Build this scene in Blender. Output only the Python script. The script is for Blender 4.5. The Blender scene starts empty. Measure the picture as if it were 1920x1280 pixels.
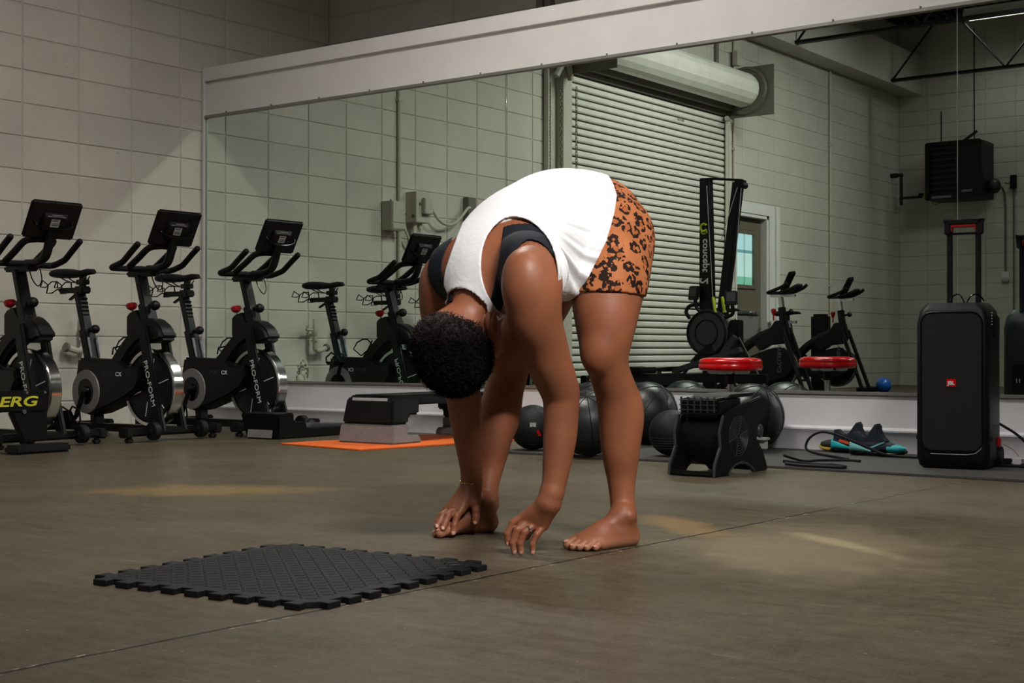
import bpy, bmesh, math, random
import numpy as np
from mathutils import Vector, Matrix, Euler
SC = bpy.context.scene
COL = SC.collection
random.seed(7)
PI = math.pi

# ------------------------------------------------------------------ camera, world, exposure
cam_d = bpy.data.cameras.new('camera')
cam = bpy.data.objects.new('camera', cam_d)
COL.objects.link(cam)
cam_d.sensor_width = 36.0
cam_d.lens = 2626.0 / 1920.0 * 36.0
cam_d.clip_start = 0.05
cam_d.clip_end = 100
cam.location = (7.5218, -6.4526, 0.5056)
cam.rotation_euler = (PI / 2 + 0.0054, 0, 0.6453)
SC.camera = cam
w = bpy.data.worlds.new('world')
SC.world = w
w.use_nodes = True
w.node_tree.nodes['Background'].inputs[0].default_value = (0.75, 0.86, 0.95, 1)
w.node_tree.nodes['Background'].inputs[1].default_value = 0.6
SC.view_settings.view_transform = 'Standard'
SC.view_settings.look = 'None'
SC.view_settings.gamma = 1
SC.view_settings.use_curve_mapping = False
SC.view_settings.exposure = 0.68
SC.cycles.max_bounces = 7
SC.cycles.diffuse_bounces = 3
SC.cycles.glossy_bounces = 5
SC.cycles.caustics_reflective = True
SC.cycles.blur_glossy = 0.0
SC.cycles.sample_clamp_indirect = 0.0
SC.cycles.use_adaptive_sampling = False
SC.cycles.use_guiding = True
SC.cycles.use_surface_guiding = True
SC.cycles.use_volume_guiding = False
SC.cycles.guiding_training_samples = 0
# lamps: (x, y, z, watts, tilt towards the mirror wall, beam angle, turn)
LAMPS = [(3.4, -1.8, 3.72, 76.0, 0.0, -1, 0.0), (5.6, -2.6, 4.3, 14.0, 0.0, -1, 0.0), (3.4, -5.5, 4.2, 24.0, 0.9, 98, 1.5708), (3.4, -8.6, 4.2, 23.0, 0.75, 116, 1.5708), (7.4, -2.9, 4.6, 8.0, 0.0, 90, 0.0), (1.95, -11.57, 4.8, 2.0, 0.0, 150, 0.0), (8.4, -5.3, 3.6, 17.0, 0.85, 60, 1.0), (5.2, -7.8, 4.1, 2.5, 1.02, 56, 0.36)]  # last two entries are an added flood and an added weak fill, both unseen


# ------------------------------------------------------------------ helpers
def lin(r, g=None, b=None):
    if g is None:
        r, g, b = r
    f = lambda c: (c / 255 / 12.92) if c / 255 <= 0.04045 else ((c / 255 + 0.055) / 1.055) ** 2.4
    return (f(r), f(g), f(b), 1)


class NT:
    def __init__(s, name):
        s.m = bpy.data.materials.new(name)
        s.m.use_nodes = True
        s.t = s.m.node_tree
        s.b = s.t.nodes['Principled BSDF']
        s.o = s.t.nodes['Material Output']

    def n(s, typ, **kw):
        x = s.t.nodes.new(typ)
        for k, v in kw.items():
            setattr(x, k, v)
        return x

    def l(s, a, b):
        s.t.links.new(a, b)

    def noise(s, scale, detail=4, rough=0.6, vec=None, dist=0):
        x = s.n('ShaderNodeTexNoise')
        x.inputs['Scale'].default_value = scale
        x.inputs['Detail'].default_value = detail
        x.inputs['Roughness'].default_value = rough
        x.inputs['Distortion'].default_value = dist
        if vec is not None:
            s.l(vec, x.inputs['Vector'])
        return x.outputs['Fac']

    def ramp(s, fac, stops, interp='LINEAR'):
        x = s.n('ShaderNodeValToRGB')
        x.color_ramp.interpolation = interp
        e = x.color_ramp.elements
        while len(e) < len(stops):
            e.new(0.5)
        for i, (p, c) in enumerate(stops):
            e[i].position = p
            e[i].color = c if len(c) == 4 else (*c, 1)
        s.l(fac, x.inputs[0])
        return x.outputs[0]

    def math(s, op, a, b=None, c=None, clamp=False):
        x = s.n('ShaderNodeMath', operation=op)
        x.use_clamp = clamp
        for i, v in enumerate((a, b, c)):
            if v is None:
                continue
            if isinstance(v, (int, float)):
                x.inputs[i].default_value = v
            else:
                s.l(v, x.inputs[i])
        return x.outputs[0]

    def mix(s, fac, a, b, blend='MIX'):
        x = s.n('ShaderNodeMix', data_type='RGBA', blend_type=blend)
        for i, v in ((0, fac), (6, a), (7, b)):
            if isinstance(v, (int, float)):
                x.inputs[i].default_value = v
            elif isinstance(v, tuple):
                x.inputs[i].default_value = v
            else:
                s.l(v, x.inputs[i])
        return x.outputs[2]

    def coord(s, which='Object'):
        return s.n('ShaderNodeTexCoord').outputs[which]

    def pos(s):
        return s.n('ShaderNodeNewGeometry').outputs['Position']

    def bump(s, h, strength=0.3, dist=0.01):
        x = s.n('ShaderNodeBump')
        x.inputs['Strength'].default_value = strength
        x.inputs['Distance'].default_value = dist
        s.l(h, x.inputs['Height'])
        s.l(x.outputs[0], s.b.inputs['Normal'])

    def set(s, color=None, rough=None, metal=None, **kw):
        if color is not None:
            if isinstance(color, tuple):
                s.b.inputs['Base Color'].default_value = color
            else:
                s.l(color, s.b.inputs['Base Color'])
        if rough is not None:
            if isinstance(rough, (int, float)):
                s.b.inputs['Roughness'].default_value = rough
            else:
                s.l(rough, s.b.inputs['Roughness'])
        if metal is not None:
            s.b.inputs['Metallic'].default_value = metal
        for k, v in kw.items():
            s.b.inputs[k].default_value = v
        return s.m


def simple(name, rgb, rough=0.5, metal=0.0, var=0.12, scale=30, bump=0.0, bscale=120, spec=None):
    if spec is None:
        spec = 0.28 if max(rgb) < 30 else 0.5
    t = NT(name)
    c = lin(rgb)
    d = tuple(max(0, v * (1 - var)) for v in c[:3]) + (1,)
    u = tuple(min(1, v * (1 + var)) for v in c[:3]) + (1,)
    co = t.coord()
    f = t.noise(scale, 3, 0.6, co)
    col = t.ramp(f, [(0.3, d), (0.7, u)])
    t.set(col, rough, metal)
    t.b.inputs['Specular IOR Level'].default_value = spec
    if bump:
        t.bump(t.noise(bscale, 3, 0.6, co), bump, 0.004)
    return t.m


class G:
    """collects vertices and faces of one mesh"""
    def __init__(s):
        s.v = []
        s.f = []

    def add(s, vs, fs):
        o = len(s.v)
        s.v += [tuple(p) for p in vs]
        s.f += [tuple(i + o for i in f) for f in fs]
        return s

    def box(s, c, d, rot=None):
        h = [x / 2 for x in d]
        vs = [Vector((sx * h[0], sy * h[1], sz * h[2])) for sx in (-1, 1) for sy in (-1, 1) for sz in (-1, 1)]
        if rot is not None:
            R = rot if isinstance(rot, Matrix) else Euler(rot).to_matrix()
            vs = [R @ v for v in vs]
        vs = [v + Vector(c) for v in vs]
        return s.add(vs, [(0, 1, 3, 2), (4, 6, 7, 5), (0, 4, 5, 1), (2, 3, 7, 6), (0, 2, 6, 4), (1, 5, 7, 3)])

    def bx(s, x0, x1, y0, y1, z0, z1):
        return s.box(((x0 + x1) / 2, (y0 + y1) / 2, (z0 + z1) / 2), (x1 - x0, y1 - y0, z1 - z0))

    def tube(s, pts, r, n=10, closed=False, caps=True, flat=None):
        """sweep of a round (or flattened) section along points; r a number or a list"""
        P = [Vector(p) for p in pts]
        m = len(P)
        rr = [r] * m if isinstance(r, (int, float)) else list(r)
        T = []
        for i in range(m):
            a = P[(i - 1) % m] if (closed or i > 0) else P[i]
            b = P[(i + 1) % m] if (closed or i < m - 1) else P[i]
            t = (b - a)
            T.append(t.normalized() if t.length > 1e-9 else Vector((0, 0, 1)))
        up = Vector((0, 0, 1)) if abs(T[0].z) < 0.9 else Vector((0, 1, 0))
        N = (up - T[0] * up.dot(T[0])).normalized()
        vs = []
        for i in range(m):
            N = (N - T[i] * N.dot(T[i]))
            N = N.normalized() if N.length > 1e-6 else T[i].orthogonal().normalized()
            B = T[i].cross(N)
            for k in range(n):
                a = 2 * PI * k / n + PI / n
                fx, fy = (1, 1) if flat is None else flat
                vs.append(P[i] + N * (rr[i] * fx * math.cos(a)) + B * (rr[i] * fy * math.sin(a)))
        fs = []
        for i in range(m if closed else m - 1):
            j = (i + 1) % m
            for k in range(n):
                fs.append((i * n + k, i * n + (k + 1) % n, j * n + (k + 1) % n, j * n + k))
        if caps and not closed:
            fs.append(tuple(range(n - 1, -1, -1)))
            fs.append(tuple((m - 1) * n + k for k in range(n)))
        return s.add(vs, fs)

    def cyl(s, p0, p1, r0, r1=None, n=16):
        return s.tube([p0, p1], [r0, r0 if r1 is None else r1], n)

    def bar(s, p0, p1, w, h):
        """rectangular bar, w across the horizontal, h the other way"""
        a = 1 / math.cos(PI / 4)
        return s.tube([p0, p1], a * 0.5, 4, flat=(h, w))

    def prism(s, poly, axis, a, b):
        n = len(poly)
        def P(u, v, t):
            return {0: (t, u, v), 1: (u, t, v), 2: (u, v, t)}[axis]
        vs = [P(u, v, a) for u, v in poly] + [P(u, v, b) for u, v in poly]
        fs = [tuple(range(n - 1, -1, -1)), tuple(range(n, 2 * n))] + [(i, (i + 1) % n, n + (i + 1) % n, n + i) for i in range(n)]
        return s.add(vs, fs)

    def ell(s, c, r, nu=16, nv=10, rot=None):
        R = None if rot is None else (rot if isinstance(rot, Matrix) else Euler(rot).to_matrix())
        vs, fs = [], []
        if isinstance(r, (int, float)):
            r = (r, r, r)
        for j in range(nv + 1):
            t = PI * j / nv
            for i in range(nu):
                p = 2 * PI * i / nu
                v = Vector((r[0] * math.sin(t) * math.cos(p), r[1] * math.sin(t) * math.sin(p), r[2] * math.cos(t)))
                if R is not None:
                    v = R @ v
                vs.append(v + Vector(c))
        for j in range(nv):
            for i in range(nu):
                a, b = j * nu + i, j * nu + (i + 1) % nu
                fs.append((a, a + nu, b + nu, b))
        return s.add(vs, fs)

    def lathe(s, prof, c=(0, 0, 0), axis='z', n=24):
        vs, fs = [], []
        for (r, h) in prof:
            for k in range(n):
                a = 2 * PI * k / n
                x, y = r * math.cos(a), r * math.sin(a)
                v = {'z': (x, y, h), 'y': (x, h, y), 'x': (h, x, y)}[axis]
                vs.append((v[0] + c[0], v[1] + c[1], v[2] + c[2]))
        for j in range(len(prof) - 1):
            for k in range(n):
                fs.append((j * n + k, j * n + (k + 1) % n, (j + 1) * n + (k + 1) % n, (j + 1) * n + k))
        return s.add(vs, fs)

    def torus(s, c, R, r, axis='z', n=28, m=8, arc=None):
        pts = []
        a0, a1 = arc if arc else (0, 2 * PI)
        k = n if arc is None else n + 1
        for i in range(k):
            a = a0 + (a1 - a0) * i / n
            x, y = R * math.cos(a), R * math.sin(a)
            v = {'z': (x, y, 0), 'y': (x, 0, y), 'x': (0, x, y)}[axis]
            pts.append((v[0] + c[0], v[1] + c[1], v[2] + c[2]))
        return s.tube(pts, r, m, closed=arc is None)

    def mesh(s, name, mat, bevel=0.0, smooth=True, seg=2, ang=35):
        me = bpy.data.meshes.new(name)
        me.from_pydata(s.v, [], s.f)
        bm = bmesh.new()
        bm.from_mesh(me)
        bmesh.ops.remove_doubles(bm, verts=bm.verts, dist=1e-6)
        bmesh.ops.recalc_face_normals(bm, faces=bm.faces)
        if bevel:
            ed = [e for e in bm.edges if len(e.link_faces) == 2 and e.calc_face_angle() > 0.5]
            bmesh.ops.bevel(bm, geom=ed, offset=bevel, segments=seg, affect='EDGES', clamp_overlap=True)
        bm.to_mesh(me)
        bm.free()
        if smooth:
            me.polygons.foreach_set('use_smooth', [True] * len(me.polygons))
            me.set_sharp_from_angle(angle=math.radians(ang))
        if mat is not None:
            me.materials.append(mat)
        return me

    def build(s, name, mat, parent=None, bevel=0.0, smooth=True, seg=2, ang=35, label=None):
        o = bpy.data.objects.new(name, s.mesh(name, mat, bevel, smooth, seg, ang))
        COL.objects.link(o)
        if parent is not None:
            o.parent = parent
        if label:
            o['label'] = label
        return o


def tag(o, label, cat, group=None):
    o['label'] = label
    o['category'] = cat
    if group:
        o['group'] = group
    return o


def thing(name, label, cat, loc=(0, 0, 0), rz=0.0, group=None):
    o = bpy.data.objects.new(name, None)
    o.empty_display_size = 0.05
    COL.objects.link(o)
    o.location = loc
    o.rotation_euler = (0, 0, rz)
    return tag(o, label, cat, group)


def struct(o):
    o['kind'] = 'structure'
    return o


def kids(o):
    return [c for c in bpy.data.objects if c.parent == o]


def dup(root, loc, label, group=None, skip=()):
    r = root.copy()
    COL.objects.link(r)
    r.location = loc
    r['label'] = label
    if group:
        r['group'] = group
    for ch in kids(root):
        if ch.name.split('.')[0] in skip:
            continue
        c = ch.copy()
        COL.objects.link(c)
        c.parent = r
        for g in kids(ch):
            d = g.copy()
            COL.objects.link(d)
            d.parent = c
    return r


def text(s, size, mat, parent, M, name='lettering', extrude=0.0008, shear=0.0, bold=0.0, width=1.0, align='CENTER', label=None):
    cu = bpy.data.curves.new('t', 'FONT')
    cu.body = s
    cu.size = size
    cu.extrude = extrude
    cu.shear = shear
    cu.offset = bold
    cu.align_x = align
    cu.align_y = 'CENTER'
    cu.resolution_u = 3
    t = bpy.data.objects.new('t', cu)
    COL.objects.link(t)
    dg = bpy.context.evaluated_depsgraph_get()
    me = bpy.data.meshes.new_from_object(t.evaluated_get(dg))
    bpy.data.objects.remove(t)
    me.transform(M @ Matrix.Diagonal((width, 1, 1, 1)))
    me.materials.clear()
    me.materials.append(mat)
    o = bpy.data.objects.new(name, me)
    COL.objects.link(o)
    if parent is not None:
        o.parent = parent
    if label:
        o['label'] = label
    return o


def frame(origin, xdir, ydir):
    """matrix that puts text's x along xdir and its y along ydir"""
    x = Vector(xdir).normalized()
    z = x.cross(Vector(ydir)).normalized()
    y = z.cross(x)
    M = Matrix((x, y, z)).transposed().to_4x4()
    M.translation = Vector(origin)
    return M


def arc_pts(pts, n=6):
    """Catmull-Rom through points"""
    P = [Vector(p) for p in pts]
    out = []
    for i in range(len(P) - 1):
        p0 = P[max(i - 1, 0)]
        p1, p2 = P[i], P[i + 1]
        p3 = P[min(i + 2, len(P) - 1)]
        for k in range(n):
            t = k / n
            out.append(0.5 * ((2 * p1) + (-p0 + p2) * t + (2 * p0 - 5 * p1 + 4 * p2 - p3) * t * t + (-p0 + 3 * p1 - 3 * p2 + p3) * t ** 3))
    out.append(P[-1])
    return out


# ------------------------------------------------------------------ materials
def wall_paint(name, rgb, dirt=0.25):
    t = NT(name)
    p = t.pos()
    oi = t.n('ShaderNodeObjectInfo').outputs['Random']
    n1 = t.noise(1.3, 5, 0.6, p)
    n2 = t.noise(14, 4, 0.7, p)
    n3 = t.noise(90, 3, 0.7, p)
    c = lin(rgb)
    a = tuple(v * 0.86 for v in c[:3]) + (1,)
    base = t.ramp(n1, [(0.3, a), (0.65, c)])
    specks = t.math('GREATER_THAN', t.noise(38, 2, 0.5, p), 0.735)
    base = t.mix(t.math('MULTIPLY', specks, dirt * 1.6), base, lin(120, 112, 98))
    stain = t.ramp(n2, [(0.55, (0, 0, 0)), (0.8, (1, 1, 1))])
    base = t.mix(t.math('MULTIPLY', stain, dirt), base, lin(176, 166, 140))
    v = t.math('MULTIPLY_ADD', oi, 0.08, 0.95)
    x = t.n('ShaderNodeVectorMath', operation='SCALE')
    t.l(base, x.inputs[0])
    t.l(v, x.inputs['Scale'])
    t.set(x.outputs[0], 0.55)
    st = t.n('ShaderNodeMapping')
    st.inputs['Scale'].default_value = (1, 0.5, 2.0)
    t.l(p, st.inputs['Vector'])
    h = t.math('ADD', t.math('MULTIPLY', t.noise(60, 4, 0.75, st.outputs[0]), 0.8), t.math('MULTIPLY', n3, 0.5))
    t.bump(h, 0.35, 0.006)
    return t.m


M = {}
M['block'] = wall_paint('painted_block', (206, 201, 190))
M['mortar'] = wall_paint('painted_mortar', (198, 193, 182), 0.1)
M['white'] = simple('white_paint', (222, 219, 216), 0.45, var=0.03, scale=5, bump=0.05, bscale=200)
M['base_white'] = simple('baseboard_white', (214, 213, 216), 0.4, var=0.04, scale=4)
M['alu'] = simple('brushed_aluminium', (150, 148, 142), 0.4, 0.6, var=0.05)
M['steel'] = simple('bright_steel', (205, 205, 205), 0.22, 0.95, var=0.05)
M['chrome'] = simple('polished_rim', (215, 215, 215), 0.16, 1.0, var=0.04)
M['black'] = simple('black_plastic', (11, 11, 12), 0.45, var=0.2, bump=0.08, bscale=400)
M['blackm'] = simple('black_powder_coat', (13, 13, 14), 0.42, var=0.2, bump=0.06, bscale=500)
M['blackg'] = simple('black_gloss', (8, 8, 9), 0.2, var=0.1)
M['rubber'] = simple('black_rubber', (17, 17, 19), 0.6, var=0.25, bump=0.3, bscale=160)
M['foam'] = simple('handle_foam', (12, 12, 13), 0.7, var=0.2, bump=0.35, bscale=300)
M['dgrey'] = simple('dark_grey_plastic', (52, 52, 54), 0.45, var=0.1)
M['grey'] = simple('grey_plastic', (122, 120, 120), 0.5, var=0.08, bump=0.05)
M['lgrey'] = simple('light_grey_plastic', (160, 160, 158), 0.45, var=0.06)
M['red'] = simple('red_vinyl', (196, 10, 16), 0.22, var=0.1)
M['redk'] = simple('red_knob', (170, 14, 20), 0.35, var=0.1)
M['letter'] = simple('white_print', (215, 215, 215), 0.5, var=0.03)
M['lettergrey'] = simple('grey_print', (110, 110, 112), 0.5, var=0.03)
M['yellow'] = simple('yellow_print', (196, 190, 50), 0.5, var=0.05)
M['lime'] = simple('lime_plastic', (178, 196, 40), 0.45, var=0.06)
M['sticker'] = simple('pale_sticker', (190, 200, 210), 0.5, var=0.3, scale=60)
M['orange'] = simple('orange_foam', (228, 104, 34), 0.65, var=0.08, scale=20, bump=0.2, bscale=200)
M['pipe'] = simple('painted_pipe', (196, 190, 174), 0.5, var=0.1, scale=40)
M['box'] = simple('painted_steel_box', (190, 186, 172), 0.5, var=0.06)
M['boxdark'] = simple('painted_bracket', (112, 108, 98), 0.55, var=0.1)
M['slat'] = simple('shutter_slat_paint', (214, 212, 202), 0.45, var=0.07, scale=6, bump=0.1, bscale=60)
M['door'] = simple('taupe_door_paint', (104, 96, 82), 0.5, var=0.05)
M['iron'] = simple('black_iron_pipe', (28, 27, 26), 0.5, var=0.2)
M['teal'] = simple('teal_shoe', (40, 178, 188), 0.5, var=0.12)
M['paleteal'] = simple('pale_teal_shoe', (120, 196, 198), 0.5, var=0.1)
M['navy'] = simple('navy_knit', (20, 26, 44), 0.8, var=0.2, bump=0.3, bscale=500)
M['coral'] = simple('coral_stripe', (228, 84, 40), 0.5, var=0.05)
M['olive'] = simple('dark_shoe_mesh', (44, 42, 38), 0.75, var=0.2)
M['gum'] = simple('yellow_gum_sole', (170, 138, 50), 0.6, var=0.1)
M['blue'] = simple('blue_ball', (24, 92, 176), 0.3, var=0.08)
M['gold'] = simple('gold_chain', (214, 180, 120), 0.25, 1.0, var=0.05)
M['silver'] = simple('silver_ring', (230, 226, 222), 0.15, 1.0, var=0.03)
M['roof'] = simple('roof_deck', (60, 60, 60), 0.6, var=0.2)
M['chain'] = simple('old_chain', (110, 104, 88), 0.5, 0.7, var=0.3, scale=60)

t = NT('mirror_glass')
M['mirror'] = t.set((0.77, 0.875, 0.815, 1), t.ramp(t.noise(1.5, 2, 0.5, t.pos()), [(0.3, (0.0, 0.0, 0.0)), (0.7, (0.002, 0.002, 0.002))]), 1.0)

t = NT('lamp_diffuser')
def lamp_mat(s):
    t = NT('lamp_diffuser')
    t.set((0.9, 0.9, 0.85, 1), 0.5)
    t.b.inputs['Emission Color'].default_value = (1.0, 0.97, 0.915, 1)
    t.b.inputs['Emission Strength'].default_value = s
    return t.m

t = NT('lit_window')
p = t.pos()
sx = t.n('ShaderNodeSeparateXYZ')
t.l(p, sx.inputs[0])
z = sx.outputs['Z']
c = t.ramp(t.math('MULTIPLY_ADD', z, 1 / 0.6, -1.24 / 0.6), [(0.0, lin(120, 190, 160)), (0.16, lin(120, 190, 160)), (0.17, lin(205, 235, 230)), (0.62, lin(205, 235, 232)), (0.63, lin(96, 150, 146)), (0.68, lin(96, 150, 146)), (0.69, lin(190, 232, 236))], 'CONSTANT')
c = t.mix(t.math('MULTIPLY', t.noise(6, 2, 0.5, p), 0.25), c, lin(170, 210, 214))
t.set((0.02, 0.02, 0.02, 1), 0.1)
t.l(c, t.b.inputs['Emission Color'])
t.b.inputs['Emission Strength'].default_value = 0.55
M['window'] = t.m

# polished concrete floor
t = NT('polished_concrete')
p = t.pos()
st = t.n('ShaderNodeMapping')
t.l(p, st.inputs['Vector'])
big = t.noise(0.55, 4, 0.55, p, 0.6)
med = t.noise(2.6, 6, 0.65, p, 0.2)
fine = t.noise(22, 5, 0.7, p)
grit = t.noise(220, 3, 0.7, p)
col = t.ramp(big, [(0.3, lin(46, 38, 28)), (0.5, lin(60, 51, 37)), (0.68, lin(71, 61, 45))])
col = t.mix(t.math('MULTIPLY', t.ramp(med, [(0.38, (0, 0, 0)), (0.75, (1, 1, 1))]), 0.45), col, lin(84, 75, 58))
col = t.mix(t.math('MULTIPLY', t.ramp(t.noise(5.5, 5, 0.6, p, 0.15), [(0.5, (0, 0, 0)), (0.8, (1, 1, 1))]), 0.5), col, lin(54, 46, 37))
col = t.mix(t.math('MULTIPLY', t.ramp(fine, [(0.45, (0, 0, 0)), (0.72, (1, 1, 1))]), 0.42), col, lin(112, 102, 84))
xyz = t.n('ShaderNodeSeparateXYZ')
t.l(p, xyz.inputs[0])
X, Y = xyz.outputs['X'], xyz.outputs['Y']


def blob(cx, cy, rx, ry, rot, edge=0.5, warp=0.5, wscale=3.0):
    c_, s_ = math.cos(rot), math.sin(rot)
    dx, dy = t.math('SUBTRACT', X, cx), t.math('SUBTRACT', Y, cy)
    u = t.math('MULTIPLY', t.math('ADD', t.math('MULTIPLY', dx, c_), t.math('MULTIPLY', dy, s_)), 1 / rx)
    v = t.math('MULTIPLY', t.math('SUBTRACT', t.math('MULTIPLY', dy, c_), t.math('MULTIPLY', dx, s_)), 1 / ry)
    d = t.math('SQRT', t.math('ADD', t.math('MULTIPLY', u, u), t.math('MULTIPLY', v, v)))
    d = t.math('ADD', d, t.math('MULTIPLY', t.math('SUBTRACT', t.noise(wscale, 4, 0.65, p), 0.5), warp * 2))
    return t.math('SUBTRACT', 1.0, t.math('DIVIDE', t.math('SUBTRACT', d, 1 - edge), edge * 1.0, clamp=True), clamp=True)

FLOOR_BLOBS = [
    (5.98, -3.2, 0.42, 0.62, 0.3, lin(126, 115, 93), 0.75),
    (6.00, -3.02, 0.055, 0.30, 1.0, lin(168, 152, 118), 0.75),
    (5.50, -2.95, 0.10, 0.34, 0.9, lin(134, 104, 60), 0.85),
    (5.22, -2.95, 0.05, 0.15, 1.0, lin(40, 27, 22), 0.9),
    (3.62, -3.10, 0.24, 0.48, -0.9, lin(138, 112, 66), 0.85),
]
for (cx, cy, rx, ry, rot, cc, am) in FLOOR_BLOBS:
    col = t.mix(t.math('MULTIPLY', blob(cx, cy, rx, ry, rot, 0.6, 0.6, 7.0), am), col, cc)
# saw-cut joint that runs away from the camera, chipped along its edges
dl = t.math('ABSOLUTE', t.math('SUBTRACT', t.math('SUBTRACT', X, t.math('MULTIPLY_ADD', Y, 0.0301, 5.724)), t.math('MULTIPLY', t.math('SUBTRACT', t.noise(9, 4, 0.7, p), 0.5), 0.016)))
crack = t.math('MULTIPLY', t.math('LESS_THAN', dl, 0.0050), t.math('GREATER_THAN', t.noise(14, 3, 0.6, p), 0.36))
chips = t.math('MULTIPLY', t.math('LESS_THAN', dl, 0.013), t.math('GREATER_THAN', t.noise(24, 3, 0.7, p), 0.60))
# thin pale scratches
sc1 = t.n('ShaderNodeMapping')
sc1.inputs['Rotation'].default_value = (0, 0, 0.5)
sc1.inputs['Scale'].default_value = (2.0, 40.0, 1)
t.l(p, sc1.inputs['Vector'])
sw = t.math('GREATER_THAN', t.noise(1.2, 3, 0.6, sc1.outputs[0]), 0.705)
col = t.mix(t.math('MULTIPLY', sw, 0.4), col, lin(170, 158, 134))
pits = t.math('GREATER_THAN', t.noise(60, 2, 0.5, p), 0.745)
st.inputs['Rotation'].default_value = (0, 0, -0.645)
st.inputs['Scale'].default_value = (3.0, 30.0, 1)
streak = t.ramp(t.noise(1.0, 5, 0.65, st.outputs[0]), [(0.35, (0, 0, 0)), (0.75, (1, 1, 1))])
col = t.mix(t.math('MULTIPLY', streak, 0.5), col, lin(104, 94, 75))
gr = t.ramp(t.noise(130, 3, 0.7, p), [(0.4, (0, 0, 0)), (0.75, (1, 1, 1))])
col = t.mix(t.math('MULTIPLY', gr, 0.45), col, lin(122, 112, 94))
col = t.mix(t.math('MULTIPLY', pits, 0.5), col, lin(175, 160, 140))
col = t.mix(t.math('MULTIPLY', chips, 0.8), col, lin(176, 160, 134))
col = t.mix(t.math('MULTIPLY', crack, 0.95), col, lin(14, 11, 9))
rough = t.ramp(med, [(0.3, (0.34, 0.34, 0.34)), (0.7, (0.52, 0.52, 0.52))])
t.set(col, rough)
t.b.inputs['Specular IOR Level'].default_value = 0.3
t.bump(t.math('ADD', t.math('MULTIPLY', fine, 0.5), t.math('ADD', t.math('MULTIPLY', grit, 0.18), t.math('MULTIPLY', crack, -2.0))), 0.14, 0.003)
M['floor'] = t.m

# speckled rubber gym flooring
t = NT('speckled_rubber')
p = t.pos()
sp = t.math('GREATER_THAN', t.noise(260, 2, 0.5, p), 0.60)
col = t.mix(t.math('MULTIPLY', sp, 0.5), lin(50, 49, 50), lin(112, 110, 108))
col = t.mix(t.math('MULTIPLY', t.noise(3, 4, 0.6, p), 0.35), col, lin(84, 76, 68))
t.set(col, 0.8)
t.bump(t.noise(300, 2, 0.6, p), 0.4, 0.003)
M['gymfloor'] = t.m

# leather balls
t = NT('scuffed_leather')
p = t.coord()
f = t.noise(9, 5, 0.65, p, 0.4)
col = t.ramp(f, [(0.35, lin(13, 14, 16)), (0.62, lin(20, 21, 23)), (0.8, lin(44, 44, 43))])
t.set(col, t.ramp(t.noise(5, 4, 0.6, p), [(0.3, (0.28,) * 3), (0.7, (0.5,) * 3)]))
t.bump(t.noise(70, 4, 0.7, p), 0.25, 0.004)
M['leather'] = t.m
# ------------------------------------------------------------------ structure
FAR, BACKY, TOP = -12.65, 1.222, 5.1
RX = 11.0
g = G().bx(-0.3, RX, FAR - 0.3, BACKY + 0.3, -0.12, 0.0)
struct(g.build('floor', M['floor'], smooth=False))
g = G().bx(-0.3, RX, FAR - 0.3, BACKY + 0.3, TOP, TOP + 0.1)
ceil_ = struct(g.build('ceiling', M['roof'], smooth=False))
g = G()
for i in range(int((RX + 0.2) / 0.15)):
    g.bx(i * 0.15, i * 0.15 + 0.07, FAR, BACKY, TOP - 0.04, TOP)
o = g.build('deck_rib', M['roof'], ceil_, smooth=False)
o['kind'] = 'stuff'

# left wall of painted block: backing slab with the two openings, then the blocks themselves
SH = (-7.46, -4.36, 3.12)      # shutter opening y0, y1, height
DR = (-8.60, -7.79, 2.07)      # door opening
g = G()
B0, B1 = -0.25, -0.006
g.bx(B0, B1, SH[1], BACKY, 0, TOP)
g.bx(B0, B1, SH[0], SH[1], SH[2], TOP)
g.bx(B0, B1, DR[1], SH[0], 0, TOP)
g.bx(B0, B1, DR[0], DR[1], DR[2], TOP)
g.bx(B0, B1, FAR, DR[0], 0, TOP)
wall_left = struct(g.build('wall_left', M['mortar'], smooth=False))
J = 0.011
BL, BH = 0.4064, 0.2032
block_meshes = {}


def block_mesh(L, H, bev=0.0035):
    k = (round(L, 3), round(H, 3))
    if k not in block_meshes:
        block_meshes[k] = G().box((0, 0, 0), (0.03, L, H)).mesh('concrete_block', M['block'], bev, False, 1, 50)
    return block_meshes[k]


def cut(y0, y1, z0, z1):
    """pieces of a block that stay outside the openings"""
    out = [(y0, y1, z0, z1)]
    for (a, b, h) in (SH, DR):
        nx = []
        for (p, q, r, s) in out:
            if q <= a or p >= b or r >= h:
                nx.append((p, q, r, s))
                continue
            if s > h and r < h:
                nx.append((p, q, h, s))
            s2 = min(s, h)
            if p < a:
                nx.append((p, a, r, s2))
            if q > b:
                nx.append((b, q, r, s2))
        out = nx
    return [e for e in out if e[1] - e[0] > 0.05 and e[3] - e[2] > 0.05]

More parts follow.
